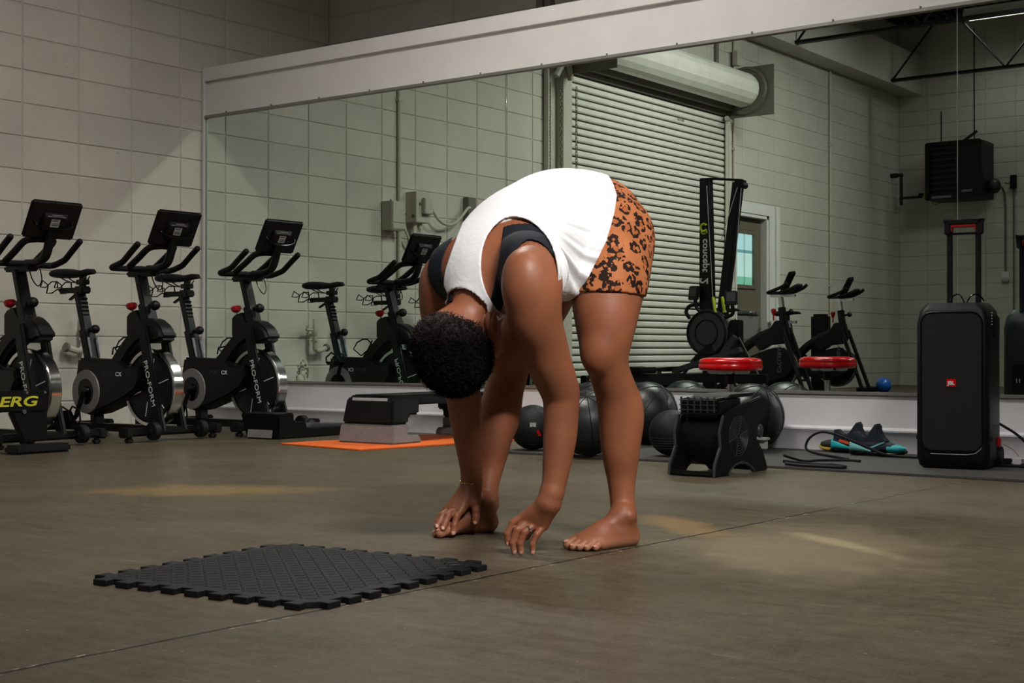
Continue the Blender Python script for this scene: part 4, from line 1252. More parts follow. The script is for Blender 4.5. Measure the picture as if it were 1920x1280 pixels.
# ------------------------------------------------------------------ loudspeaker
sk = thing('loudspeaker', 'tall black loudspeaker with raised trolley handle and red badge', 'loudspeaker', (5.475, -0.606, MZ), 0.14)
W2, D2, H = 0.148, 0.138, 0.687
g = G()
ring = []
def rrect(hx, hy, r, n=5):
    out = []
    for (cx, cy, a0) in ((hx - r, hy - r, 0), (-hx + r, hy - r, PI / 2), (-hx + r, -hy + r, PI), (hx - r, -hy + r, 1.5 * PI)):
        for k in range(n + 1):
            a = a0 + PI / 2 * k / n
            out.append((cx + r * math.cos(a), cy + r * math.sin(a)))
    return out
lev = [(0.0, -0.022), (0.012, -0.008), (0.05, 0.0), (0.60, 0.0), (0.655, -0.010), (0.676, -0.024), (0.687, -0.032)]
vs, fs = [], []
for (z, dd) in lev:
    vs += [(x, y, z) for x, y in rrect(W2 + dd, D2 + dd, 0.035)]
n = len(rrect(1, 1, 0.1))
for i in range(len(lev) - 1):
    fs += [(i * n + k, i * n + (k + 1) % n, (i + 1) * n + (k + 1) % n, (i + 1) * n + k) for k in range(n)]
fs += [tuple(range(n - 1, -1, -1)), tuple((len(lev) - 1) * n + k for k in range(n))]
G().add(vs, fs).build('cabinet', M['black'], sk, ang=40)
t = NT('perforated_grille')
p = t.coord()
vo = t.n('ShaderNodeTexVoronoi')
vo.inputs['Scale'].default_value = 160
t.l(p, vo.inputs['Vector'])
col = t.ramp(vo.outputs['Distance'], [(0.30, lin(4, 4, 5)), (0.42, lin(20, 20, 22))])
t.set(col, 0.45)
G().prism([(x, z + 0.36) for x, z in rrect(0.122, 0.285, 0.045)], 1, -D2 - 0.006, -D2 + 0.01).build('grille', t.m, sk, 0.004)
G().tube([(x, -D2 - 0.004, z + 0.36) for x, z in rrect(0.124, 0.287, 0.045)], 0.003, 6, closed=True).build('light_ring', M['blackg'], sk)
G().tube([(-0.085, -D2 - 0.006, 0.062), (0.06, -D2 - 0.006, 0.062), (0.095, -D2 - 0.006, 0.068), (0.115, -D2 - 0.005, 0.085), (0.124, -D2 - 0.004, 0.11)], 0.0016, 6).build('trim_line', M['lgrey'], sk)
bd = G().bx(-0.019, 0.019, -D2 - 0.010, -D2 - 0.005, 0.340, 0.372).build('badge', M['red'], sk, 0.001, label='red badge')
text('JBL', 0.021, M['letter'], bd, frame((0, -D2 - 0.0105, 0.355), (1, 0, 0), (0, 0, 1)), bold=0.0008)
tr = M['blackm']
for x in (-0.056, 0.062):
    G().bx(x - 0.011, x + 0.011, 0.095, 0.117, 0.60, 1.02).build('handle_rod', tr, sk, 0.004)
G().bx(-0.076, 0.082, 0.085, 0.125, 1.028, 1.048).bx(-0.076, -0.050, 0.085, 0.125, 0.985, 1.048).bx(0.056, 0.082, 0.085, 0.125, 0.985, 1.048).bx(-0.076, 0.082, 0.09, 0.12, 0.985, 0.994).build('handle_grip', M['black'], sk, 0.005)
G().bx(-0.050, 0.056, 0.088, 0.122, 1.016, 1.029).bx(-0.052, -0.044, 0.088, 0.122, 0.998, 1.02).bx(0.050, 0.058, 0.088, 0.122, 0.998, 1.02).build('grip_liner', M['redk'], sk, 0.003)
G().bx(W2 - 0.002, W2 + 0.012, -0.045, 0.045, 0.55, 0.635).build('side_handle', M['blackm'], sk, 0.006)
g = G()
for k in range(5):
    g.ell((W2 + 0.003, -0.085, 0.645 - k * 0.012), (0.002, 0.003, 0.003), 8, 6)
g.build('level_light', M['letter'], sk)
for s in (-1, 1):
    G().cyl((s * (W2 - 0.03), 0.10, 0.045), (s * (W2 + 0.012), 0.10, 0.045), 0.045, n=20).build('wheel', M['rubber'], sk, 0.006)
G().bx(W2 - 0.004, W2 + 0.012, 0.05, 0.085, 0.085, 0.125).build('wheel_bracket', M['redk'], sk, 0.004, label='red wheel bracket')
for s in (-1, 1):
    G().bx(s * W2 - 0.006, s * W2 + 0.006, -0.10, -0.075, 0.115, 0.135).build('bumper', M['rubber'], sk, 0.003)
G().tube(arc_pts([(-0.045, 0.05, 0.687), (-0.03, 0.04, 0.72), (0.0, 0.03, 0.725), (0.02, 0.03, 0.69)]), 0.003, 6).tube(arc_pts([(0.03, 0.02, 0.69), (0.045, 0.04, 0.72), (0.07, 0.06, 0.726), (0.09, 0.08, 0.70)]), 0.003, 6).build('lead', M['blackg'], sk)
# rear panel seen in the mirror
rp = G().bx(-0.09, 0.09, D2 - 0.004, D2 + 0.004, 0.22, 0.42).build('rear_panel', M['blackg'], sk, 0.003)
text('11', 0.03, M['letter'], rp, frame((-0.06, D2 + 0.0045, 0.34), (-1, 0, 0), (0, 0, 1)))

# ------------------------------------------------------------------ shoes
def shoe(label, loc, rz, upper, toe, heel, sole, stripe, L=0.275, tall=True, bootee=True):
    s = thing('training_shoe', label, 'shoe', loc, rz, 'shoes left by the mirror wall')
    def loft(st, nn=16):
        vs, fs = [], []
        for (x, hw, z0, z1, pw) in st:
            for k in range(nn):
                a = 2 * PI * k / nn
                ca, sa = math.cos(a), math.sin(a)
                y = hw * math.copysign(abs(ca) ** pw, ca)
                z = (z0 + z1) / 2 + (z1 - z0) / 2 * math.copysign(abs(sa) ** pw, sa)
                vs.append((x, y, z))
        for i in range(len(st) - 1):
            fs += [(i * nn + k, i * nn + (k + 1) % nn, (i + 1) * nn + (k + 1) % nn, (i + 1) * nn + k) for k in range(nn)]
        fs += [tuple(range(nn)), tuple((len(st) - 1) * nn + k for k in range(nn))]
        return G().add(vs, fs)
    k = L / 0.275
    loft([(-0.135 * k, 0.022, 0.006, 0.020, 0.8), (-0.12 * k, 0.034, 0.002, 0.026, 0.7), (-0.03 * k, 0.030, 0.004, 0.024, 0.7), (0.05 * k, 0.042, 0.001, 0.022, 0.7), (0.11 * k, 0.040, 0.004, 0.024, 0.7), (0.140 * k, 0.02, 0.016, 0.030, 0.8)]).build('sole', sole, s, ang=60)
    loft([(-0.132 * k, 0.014, 0.02, 0.055, 0.9), (-0.118 * k, 0.030, 0.018, 0.075, 0.8), (-0.06 * k, 0.034, 0.018, 0.072, 0.8), (0.0, 0.036, 0.018, 0.074, 0.85), (0.05 * k, 0.041, 0.018, 0.066, 0.9), (0.10 * k, 0.037, 0.018, 0.052, 0.9), (0.130 * k, 0.02, 0.022, 0.042, 0.9)]).build('upper', upper, s, ang=60)
    loft([(0.062 * k, 0.0415, 0.017, 0.058, 0.9), (0.10 * k, 0.039, 0.017, 0.0545, 0.9), (0.130 * k, 0.024, 0.02, 0.046, 0.9), (0.139 * k, 0.008, 0.028, 0.04, 0.9)]).build('toe_cap', toe, s, ang=60)
    loft([(-0.137 * k, 0.012, 0.016, 0.060, 0.9), (-0.122 * k, 0.033, 0.014, 0.070, 0.8), (-0.07 * k, 0.0365, 0.014, 0.056, 0.8), (-0.02 * k, 0.034, 0.014, 0.03, 0.9)]).build('heel_cup', heel, s, ang=60)
    if bootee:
        # knitted ankle collar with the tongue and heel tabs standing up
        pr = [(-0.115, 0.06), (-0.12, 0.10), (-0.108, 0.115), (-0.095, 0.108), (-0.075, 0.086), (-0.045, 0.09), (-0.02, 0.125), (0.0, 0.152), (0.012, 0.146), (0.014, 0.12), (0.03, 0.09), (0.055, 0.066), (0.04, 0.05)]
        g = G().prism([(a * k, b) for a, b in pr], 1, -0.028, 0.028)
        g.build('ankle_collar', M['navy'], s, 0.010, seg=3)
        for sg in (-1, 1):
            G().prism([(-0.085 * k, 0.055), (0.02, 0.028), (0.03, 0.036), (-0.08 * k, 0.066)], 1, sg * 0.036 - 0.002, sg * 0.036 + 0.002).build('side_stripe', stripe, s)
            G().prism([(-0.02 * k, 0.033), (0.05 * k, 0.064), (0.054 * k, 0.071), (-0.02 * k, 0.042)], 1, sg * 0.0375 - 0.002, sg * 0.0375 + 0.002).build('lace_strap', M['paleteal'], s)
    return s
shoe('teal and navy training shoe in front, its toe nearest the loudspeaker', (4.965, -0.235, MZ), -0.05, M['navy'], M['teal'], M['paleteal'], M['blackg'], M['navy'])
shoe('teal and navy training shoe behind, with a coral stripe on its heel', (4.83, -0.135, MZ), 0.02, M['navy'], M['teal'], M['teal'], M['blackg'], M['coral'])
shoe('dark low shoe with a yellow sole, tucked behind the teal heel', (4.735, -0.085, MZ), 3.10, M['olive'], M['olive'], M['olive'], M['gum'], M['olive'], 0.24, False, False)

# ------------------------------------------------------------------ cords
def cord(label, pts, r=0.006, name='extension_cord', mat='rubber'):
    return tag(G().tube(arc_pts(pts, 8), r, 8).build(name, M[mat]), label, 'cord', 'cords on the rubber flooring')
z = MZ + 0.0075
cord('black cord arching up against the shoes before the mirror wall', [(4.98, -0.60, z), (4.90, -0.52, z), (4.80, -0.43, z), (4.70, -0.36, z + 0.004), (4.655, -0.34, 0.04), (4.67, -0.335, 0.085), (4.72, -0.33, 0.115), (4.78, -0.325, 0.112), (4.86, -0.315, 0.085), (4.95, -0.30, 0.05), (5.02, -0.297, 0.025), (5.10, -0.295, z), (5.22, -0.30, z), (5.29, -0.33, z)])
cord('black cord folded in a long flat loop beside the floor fan', [(4.86, -1.00, z + 0.012), (4.95, -0.93, z), (5.05, -0.92, z), (5.12, -0.96, z), (5.13, -1.005, z), (5.06, -1.012, z), (4.95, -1.015, z), (4.88, -1.02, z + 0.004)], 0.007)
cord('black cord lying nearest the mirror wall behind the floor fan', [(4.83, -0.93, z + 0.03), (4.86, -0.80, z), (4.90, -0.72, z), (4.97, -0.66, z), (5.02, -0.64, z), (5.06, -0.66, z)], 0.006)
cord('black cord hanging from the loudspeaker and trailing to the right edge', [(5.585, -0.43, 0.19), (5.66, -0.41, 0.14), (5.72, -0.40, 0.075), (5.735, -0.41, 0.03), (5.69, -0.43, z), (5.60, -0.46, z), (5.58, -0.50, z), (5.70, -0.52, z), (5.95, -0.50, z), (6.4, -0.45, z)], 0.006)
pl = thing('power_plug', 'small white plug block lying beside the loudspeaker', 'plug', (5.665, -0.44, MZ + 0.007), 0.3)
G().bx(-0.018, 0.018, -0.016, 0.016, 0, 0.030).build('block', M['lettergrey'], pl, 0.004).data.materials[0] = M['letter']
G().bx(-0.055, -0.018, -0.012, 0.012, 0.006, 0.026).build('plug_body', M['black'], pl, 0.004)
tag(G().tube(arc_pts([(5.60, -0.42, 0.10), (5.64, -0.40, 0.075), (5.68, -0.42, 0.03)]), 0.0014, 5).build('thin_wire', M['redk']), 'thin reddish wire from the loudspeaker down to the plug', 'wire')

# ------------------------------------------------------------------ machines seen only in the mirror
sg = thing('ski_machine', 'tall black ski trainer with white lettering, standing by the shutter in the mirror', 'ski machine', (0.95, -5.40, 0))
# main column
G().prism([(-0.06, 0.70), (0.075, 0.70), (0.04, 2.14), (-0.055, 2.14)], 1, 0.05, -0.05).build('column', M['blackm'], sg, 0.006)
c2 = G().bar((0.14, 0.03, 0.75), (0.31, 0.05, 2.08), 0.09, 0.085).build('rear_column', M['blackm'], sg, 0.006)
G().bar((0.02, 0.0, 2.135), (0.36, 0.05, 2.10), 0.05, 0.02).bx(0.28, 0.38, 0.02, 0.08, 2.03, 2.10).cyl((0.365, 0.0, 2.05), (0.365, 0.09, 2.05), 0.03).build('top_bracket', M['blackm'], sg, 0.004)
# drive cords
for (a, b) in (((0.03, -0.06, 2.06), (0.10, -0.07, 1.0)), ((0.335, -0.02, 2.03), (0.17, -0.04, 1.53)), ((0.365, 0.0, 2.02), (0.29, 0.0, 1.15))):
    G().cyl(a, b, 0.0035, n=6).build('drive_cord', M['lgrey'], sg)
for (x, y) in ((0.105, -0.075), (0.195, -0.06)):
    G().tube([(x, y, 1.0), (x + 0.01, y, 0.95), (x + 0.02, y, 0.88), (x + 0.028, y, 0.85)], [0.013, 0.016, 0.014, 0.02], 10).build('grip', M['lime'], sg, label='lime grip')
for (x, z, rz) in ((-0.085, 1.04, 0.2), (0.31, 0.985, -0.4)):
    mo = G().box((0, 0, 0), (0.12, 0.035, 0.135)).build('monitor', M['black'], sg, 0.008)
    mo.location = (x, -0.10, z)
    mo.rotation_euler = (-0.15, 0, -rz)
    G().bx(-0.04, 0.04, -0.021, -0.017, -0.035, 0.05).build('display', M['dgrey'], mo, smooth=False)
    G().tube(arc_pts([(x, -0.08, z - 0.06), (x * 0.9 + 0.02, -0.07, z - 0.16), (0.06, -0.02, z - 0.20)]), 0.018, 8).build('monitor_arm', M['blackm'], sg)
fl = G().lathe([(0.0, -0.06), (0.20, -0.05), (0.225, -0.02), (0.225, 0.02), (0.20, 0.05), (0.0, 0.06)], (0.05, -0.05, 0.66), 'y', 32).build('flywheel_cage', M['dgrey'], sg)
G().torus((0.05, -0.105, 0.66), 0.205, 0.012, 'y', 36, 6).torus((0.05, -0.11, 0.66), 0.12, 0.006, 'y', 36, 6).build('cage_ring', M['blackm'], fl)
G().tube(arc_pts([(-0.16, -0.05, 0.80), (-0.20, -0.05, 0.86), (-0.16, -0.05, 0.92), (-0.05, -0.05, 0.93)]), 0.018, 8).build('carry_handle', M['blackm'], sg)
G().bar((-0.08, -0.12, 0.36), (0.34, -0.06, 0.72), 0.02, 0.10).bx(0.27, 0.36, -0.06, 0.06, 0.35, 0.78).build('side_frame', M['blackm'], sg, 0.008)
for a, b in (((0.34, -0.02, 0.62), (0.80, -0.25, 0.03)), ((0.2, -0.08, 0.40), (0.55, -0.30, 0.03)), ((-0.05, -0.1, 0.45), (-0.25, -0.35, 0.03)), ((0.05, 0.02, 0.72), (0.05, 0.25, 0.03))):
    G().cyl(a, b, 0.016, n=8).build('leg', M['blackm'], sg)
G().bx(-0.03, 0.09, -0.04, 0.04, 0.0, 0.75).build('lower_column', M['blackm'], sg, 0.006)
G().bx(-0.35, 0.85, -0.45, 0.30, 0.0, 0.03).build('floor_plate', M['rubber'], sg, 0.006)
for o in kids(sg):
    for q in [o] + kids(o):
        q.data.transform(Matrix.Diagonal((1, -1, 1, 1)))
        q.data.flip_normals()
        q.location.y *= -1
        q.rotation_euler.x *= -1
        q.rotation_euler.z *= -1
text('concept', 0.098, M['letter'], sg, frame((0.0, 0.0515, 1.40), (0.0, 0, -1), (-1, 0, 0)), bold=0.002)
G().torus((-0.005, 0.052, 1.665), 0.034, 0.012, 'y', 24, 6, arc=(0.6, 5.7)).bx(-0.035, 0.03, 0.050, 0.056, 1.600, 1.612).bx(-0.035, -0.022, 0.050, 0.056, 1.60, 1.635).bx(0.017, 0.03, 0.050, 0.056, 1.60, 1.635).build('emblem', M['lime'], sg)
text('2', 0.125, M['letter'], sg, frame((0.0, 0.0515, 1.155), (0, 0, -1), (-1, 0, 0)), bold=0.002)

# second rowing machine, lying low behind the balls in the mirror
r2 = thing('rowing_machine', 'dark rowing machine lying low by the shutter, its seat showing in the mirror', 'rowing machine', (0.78, -4.70, 0), -0.12)
G().bx(-0.42, 1.1, -0.04, 0.04, 0.20, 0.28).build('rail', M['blackm'], r2, 0.006)
G().prism([(-0.22, 0.30), (0.20, 0.30), (0.23, 0.345), (0.10, 0.335), (-0.05, 0.325), (-0.18, 0.345), (-0.24, 0.34)], 1, -0.14, 0.14).build('seat', M['black'], r2, 0.012)
G().bx(-0.06, 0.06, -0.05, 0.05, 0.26, 0.305).build('seat_roller', M['steel'], r2, 0.006)
for x in (-0.38, 1.0):
    G().prism([(x - 0.05, 0.0), (x + 0.05, 0.0), (x + 0.03, 0.22), (x - 0.03, 0.22)], 1, -0.05, 0.05).bx(x - 0.04, x + 0.04, -0.25, 0.25, 0, 0.04).build('leg', M['blackm'], r2, 0.006)
G().bar((0.2, 0, 0.30), (0.85, 0, 0.50), 0.10, 0.05).bar((0.55, 0.0, 0.28), (0.8, 0.0, 0.62), 0.04, 0.06).build('foot_stretcher', M['dgrey'], r2, 0.006)


def far_bike(label, loc):
    b = thing('exercise_bike', label, 'exercise bike', loc, 0, 'spin bikes with silver posts by the taupe door')
    p = lambda X, y, z: (X - OX, y, z)
    G().bx(0.10 - OX, 0.16 - OX, -0.27, 0.27, 0.02, 0.07).bx(1.22 - OX, 1.28 - OX, -0.27, 0.27, 0.02, 0.07).build('floor_bar', M['blackm'], b, 0.008)
    G().bar(p(0.13, 0, 0.06), p(0.45, 0, 0.22), 0.06, 0.06).bar(p(0.36, 0, 0.20), p(0.31, 0, 0.66), 0.06, 0.075).build('rear_frame', M['blackm'], b, 0.006)
    G().tube(arc_pts([p(0.36, 0, 0.36), p(0.48, 0, 0.50), p(0.66, 0, 0.62), p(0.86, 0, 0.70), p(0.93, 0, 0.74)]), 0.042, 8, flat=(1.2, 0.8)).build('main_beam', M['blackm'], b)
    G().prism(pp([(0.60, 0.58), (0.78, 0.68), (0.86, 0.80), (0.98, 0.80), (1.02, 0.64), (0.98, 0.56), (0.80, 0.54), (0.68, 0.48)]), 1, -0.04, 0.04).build('head_gusset', M['black'], b, 0.01)
    G().bar(p(0.955, 0, 0.70), p(0.925, 0, 0.94), 0.06, 0.075).build('head_tube', M['blackm'], b, 0.006)
    G().bar(p(0.93, 0, 0.92), p(0.91, 0, 1.06), 0.04, 0.055).build('handle_post', M['steel'], b, 0.004)
    G().bx(0.80 - OX, 1.08 - OX, -0.02, 0.02, 1.045, 1.075).build('handle_slide', M['steel'], b, 0.004)
    h = G()
    for s in (-1, 1):
        h.tube(arc_pts([p(0.92, 0, 1.09), p(0.90, s * 0.14, 1.085), p(0.88, s * 0.23, 1.085), p(0.93, s * 0.245, 1.10), p(1.04, s * 0.245, 1.14), p(1.10, s * 0.24, 1.18)]), 0.018, 8)
        h.tube(arc_pts([p(0.92, s * 0.05, 1.09), p(1.02, s * 0.07, 1.11), p(1.12, s * 0.05, 1.16), p(1.13, 0, 1.165)]), 0.017, 8)
    h.build('handlebar', M['foam'], b)
    s_ = G().box((0, 0, 0), (0.035, 0.11, 0.26)).build('tablet_holder', M['black'], b, 0.012)
    s_.location = p(1.0, 0.01, 1.20)
    s_.rotation_euler = (-0.1, 0.55, 0.1)
    fw = G().lathe([(0.0, -0.03), (0.20, -0.025), (0.225, -0.02), (0.225, 0.02), (0.20, 0.025), (0.0, 0.03)], p(0.88, 0, 0.30), 'y', 40).build('flywheel', M['blackm'], b)
    G().lathe([(0.216, -0.024), (0.231, -0.022), (0.231, 0.022), (0.216, 0.024)], p(0.88, 0, 0.30), 'y', 48).build('rim', M['chrome'], fw)
    G().prism(pp([(0.36, 0.28), (0.42, 0.37), (0.52, 0.40), (0.80, 0.50), (0.95, 0.52), (1.08, 0.42), (1.10, 0.30), (1.0, 0.20), (0.85, 0.16), (0.45, 0.19), (0.38, 0.22)]), 1, 0.032, 0.075).build('chain_cover', M['black'], b, 0.012)
    G().prism(pp([(0.36, 0.28), (0.42, 0.37), (0.52, 0.40), (0.80, 0.50), (0.95, 0.52), (1.08, 0.42), (1.10, 0.30), (1.0, 0.20), (0.85, 0.16), (0.45, 0.19), (0.38, 0.22)]), 1, -0.075, -0.032).build('chain_cover', M['black'], b, 0.012)
    text('RIDE', 0.075, M['letter'], b, frame(p(0.66, 0.0765, 0.30), (-1, 0, 0), (0, 0, 1)), bold=0.001)
    for s in (-1, 1):
        G().bar(p(0.97, s * 0.09, 0.72), p(1.22, s * 0.10, 0.06), 0.03, 0.05).cyl(p(1.0, s * 0.11, 0.62), p(1.16, s * 0.12, 0.22), 0.014, n=8).build('fork_leg', M['blackm'], b, 0.005)
        G().bar(p(0.46, s * 0.10, 0.28), p(0.46 + s * 0.09, s * 0.11, 0.28 - s * 0.14), 0.015, 0.03).bx(0.46 + s * 0.09 - 0.045 - OX, 0.46 + s * 0.09 + 0.045 - OX, s * 0.16 - 0.04, s * 0.16 + 0.04, 0.27 - s * 0.14, 0.295 - s * 0.14).build('pedal', M['blackg'], b, 0.003)
    text('CYCLEBAR', 0.062, M['lettergrey'], b, frame(p(0.93, 0.0775, 0.40), (0.0, 0, 1), (1, 0, 0)), width=1.0)
    G().cyl(p(0.96, 0, 0.88), p(1.01, 0, 0.89), 0.012).ell(p(1.03, 0, 0.89), 0.028, 12, 8).build('adjuster_knob', M['black'], b)
    G().lathe([(0.0, 0.03), (0.024, 0.022), (0.028, 0.0), (0.014, -0.04), (0.0, -0.04)], p(0.83, 0, 0.90), 'z', 12).cyl(p(0.83, 0, 0.80), p(0.83, 0, 0.88), 0.008).build('brake_knob', M['redk'], b)
    G().bar(p(0.315, 0, 0.62), p(0.285, 0, 0.80), 0.045, 0.055).build('seat_post', M['steel'], b, 0.004)
    G().bx(0.17 - OX, 0.38 - OX, -0.02, 0.02, 0.795, 0.83).build('seat_slide', M['steel'], b, 0.004)
    G().cyl(p(0.27, 0, 0.83), p(0.27, 0, 0.89), 0.022).build('seat_clamp', M['black'], b)
    st = [(0.10, 0.04, 0.905, 0.012), (0.12, 0.08, 0.912, 0.028), (0.17, 0.095, 0.914, 0.032), (0.22, 0.08, 0.914, 0.030), (0.28, 0.045, 0.915, 0.024), (0.34, 0.03, 0.920, 0.02), (0.40, 0.024, 0.922, 0.016), (0.43, 0.012, 0.915, 0.010)]
    vs, fs, nn = [], [], 14
    for (X, hw_, zc, hz) in st:
        vs += [p(X, hw_ * math.cos(2 * PI * k / nn), zc + hz * math.sin(2 * PI * k / nn)) for k in range(nn)]
    for i in range(len(st) - 1):
        fs += [(i * nn + k, i * nn + (k + 1) % nn, (i + 1) * nn + (k + 1) % nn, (i + 1) * nn + k) for k in range(nn)]
    fs += [tuple(range(nn)), tuple((len(st) - 1) * nn + k for k in range(nn))]
    G().add(vs, fs).build('saddle', M['foam'], b, ang=60)
    return b
fb_ = far_bike('silver-posted spin bike in the mirror, left one, before the taupe door', (OX, -7.05, 0.006))
dup(fb_, (OX, -8.55, 0.006), 'silver-posted spin bike in the mirror, right one, before the bare wall')
kx = tag(G().bx(0.36, 0.58, -9.07, -8.95, 0.006, 0.92).build('foam_roller', M['black'], bevel=0.03), 'dark upright bolster standing behind the right mirrored spin bike', 'bolster')
mt2 = tag(G().bx(0.25, 1.5, -9.25, -6.2, 0.0, 0.006).build('rubber_mat', M['rubber'], bevel=0.002), 'long black rubber mat under the machines along the shutter wall', 'mat')
tag(G().bx(-0.075, -0.05, -7.885, -7.83, 0.79, 0.93).build('blue_card', M['blue'], bevel=0.004), 'small blue card standing on the edge of the taupe door', 'card')
# ------------------------------------------------------------------ the person: one smooth field, meshed once
def _cap(P, a, b, ra, rb):
    a, b = np.array(a, np.float32), np.array(b, np.float32)
    ab = b - a
    t = np.clip(((P - a) @ ab) / max(float(ab @ ab), 1e-9), 0, 1)
    d = P - a - t[..., None] * ab
    return np.sqrt((d * d).sum(-1)) - (ra + (rb - ra) * t)


def _ell(P, c, r, R=None):
    q = P - np.array(c, np.float32)
    if R is not None:
        q = q @ np.array(R, np.float32)
    r = np.array(r, np.float32)
    k0 = np.sqrt(((q / r) ** 2).sum(-1))
    k1 = np.sqrt(((q / (r * r)) ** 2).sum(-1))
    return k0 * (k0 - 1) / np.maximum(k1, 1e-6)


def _rot(axis):
    """columns: local x, n, a with a along the given axis and x kept level with world x"""
    a = np.array(axis, float)
    a /= np.linalg.norm(a)
    x = np.array((1.0, 0, 0))
    x -= a * (x @ a)
    x /= np.linalg.norm(x)
    n = np.cross(a, x)
    return np.stack([x, n, a], 1)


class Field:
    def __init__(s, lo, hi, h):
        s.h = h
        s.lo = np.array(lo, float)
        s.n = np.ceil((np.array(hi) - s.lo) / h).astype(int) + 1
        s.D = np.full(tuple(s.n), 0.5, np.float32)

    def sub(s, lo, hi):
        i0 = np.clip(np.floor((np.array(lo) - s.lo) / s.h).astype(int), 0, s.n)
        i1 = np.clip(np.ceil((np.array(hi) - s.lo) / s.h).astype(int) + 1, 0, s.n)
        sl = tuple(slice(int(a), int(b)) for a, b in zip(i0, i1))
        if any(q.stop <= q.start for q in sl):
            return None, None
        ax = [(np.arange(q.start, q.stop) * s.h + s.lo[k]).astype(np.float32) for k, q in enumerate(sl)]
        P = np.stack(np.meshgrid(*ax, indexing='ij'), -1)
        return sl, P

    def add(s, prims):
        for pr in prims:
            k = pr[-1]
            m = k + 3.5 * s.h + 0.012
            if pr[0] == 'c':
                _, a, b, ra, rb, k = pr
                r = max(ra, rb) + m
                lo, hi = np.minimum(a, b) - r, np.maximum(a, b) + r
                f = lambda P: _cap(P, a, b, ra, rb)
            else:
                _, c, rr, R, k = pr
                r = max(rr) + m
                lo, hi = np.array(c) - r, np.array(c) + r
                f = lambda P: _ell(P, c, rr, R)
            sl, P = s.sub(lo, hi)
            if sl is None:
                continue
            d = f(P)
            o = s.D[sl]
            if k > 0:
                hh = np.clip(0.5 + 0.5 * (o - d) / k, 0, 1)
                s.D[sl] = o + (d - o) * hh - k * hh * (1 - hh)
            else:
                s.D[sl] = np.minimum(o, d)
        return s

    def points(s):
        return s.sub(s.lo, s.lo + (s.n - 1) * s.h)


def surface_nets(F):
    D, h, lo = F.D, F.h, F.lo
    S = D < 0
    n = D.shape
    cs = S[:-1, :-1, :-1].astype(np.int8)
    tot = np.zeros(cs.shape, np.int8)
    for dx in (0, 1):
        for dy in (0, 1):
            for dz in (0, 1):
                tot += S[dx:n[0] - 1 + dx, dy:n[1] - 1 + dy, dz:n[2] - 1 + dz]
    act = (tot > 0) & (tot < 8)
    idx = np.full(act.shape, -1, np.int64)
    cells = np.argwhere(act)
    idx[act] = np.arange(len(cells))
    acc = np.zeros((len(cells), 3))
    cnt = np.zeros(len(cells))
    corners = [(dx, dy, dz) for dx in (0, 1) for dy in (0, 1) for dz in (0, 1)]
    val = {c: D[cells[:, 0] + c[0], cells[:, 1] + c[1], cells[:, 2] + c[2]] for c in corners}
    for a in corners:
        for ax in range(3):
            if a[ax] == 0:
                b = list(a)
                b[ax] = 1
                b = tuple(b)
                va, vb = val[a], val[b]
                m = (va < 0) != (vb < 0)
                t = np.where(m, va / np.where(m, va - vb, 1), 0)
                p = np.zeros((len(cells), 3))
                for k in range(3):
                    p[:, k] = a[k]
                p[:, ax] += t
                acc[m] += p[m]
                cnt[m] += 1
    V = (cells + acc / cnt[:, None]) * h + lo
    Fq = []
    for ax in range(3):
        o1, o2 = [(1, 2), (2, 0), (0, 1)][ax]
        sa = [slice(0, n[k]) for k in range(3)]
        sb = list(sa)
        sa[ax] = slice(0, n[ax] - 1)
        sb[ax] = slice(1, n[ax])
        A, B = S[tuple(sa)], S[tuple(sb)]
        e = np.argwhere(A != B)
        e = e[(e[:, o1] > 0) & (e[:, o2] > 0) & (e[:, o1] < n[o1] - 1) & (e[:, o2] < n[o2] - 1)]
        flip = A[e[:, 0], e[:, 1], e[:, 2]]
        q = []
        for (u, v) in ((1, 1), (0, 1), (0, 0), (1, 0)):
            c = e.copy()
            c[:, o1] -= u
            c[:, o2] -= v
            q.append(idx[c[:, 0], c[:, 1], c[:, 2]])
        q = np.stack(q, 1)
        q[~flip] = q[~flip][:, ::-1]
        Fq.append(q)
    Fq = np.concatenate(Fq)
    Fq = Fq[(Fq >= 0).all(1)]
    return V, Fq


def relax(V, Fq, it=2, lam=0.5):
    e = np.concatenate([Fq[:, [0, 1]], Fq[:, [1, 2]], Fq[:, [2, 3]], Fq[:, [3, 0]]])
    e = np.concatenate([e, e[:, ::-1]])
    for i in range(it):
        for s in (lam, -lam * 1.03):
            acc = np.zeros_like(V)
            cnt = np.zeros(len(V))
            np.add.at(acc, e[:, 0], V[e[:, 1]])
            np.add.at(cnt, e[:, 0], 1)
            V = V + s * (acc / np.maximum(cnt, 1)[:, None] - V)
    return V


def chain_c(pts, k=0.012, sc=1.0):
    """(x, y, z, r) stations -> tapered capsules"""
    out = []
    for p, q in zip(pts[:-1], pts[1:]):
        out.append(('c', p[:3], q[:3], p[3] * sc, q[3] * sc, k))
    return out


def limb_c(pts, k0=0.03, sc=1.0, sub=4, k=0.005):
    """like chain_c, with a smooth curve and radius through the stations"""
    P = np.array(pts)
    out = []
    for i in range(len(P) - 1):
        p0, p1, p2, p3 = P[max(i - 1, 0)], P[i], P[i + 1], P[min(i + 2, len(P) - 1)]
        for s in range(sub):
            q = []
            for t in (s / sub, (s + 1) / sub):
                q.append(0.5 * (2 * p1 + (p2 - p0) * t + (2 * p0 - 5 * p1 + 4 * p2 - p3) * t * t + (3 * p1 - p0 - 3 * p2 + p3) * t ** 3))
            a, b = q
            out.append(('c', tuple(a[:3]), tuple(b[:3]), a[3] * sc, b[3] * sc, k0 if i == 0 and s < 2 else k))
    return out


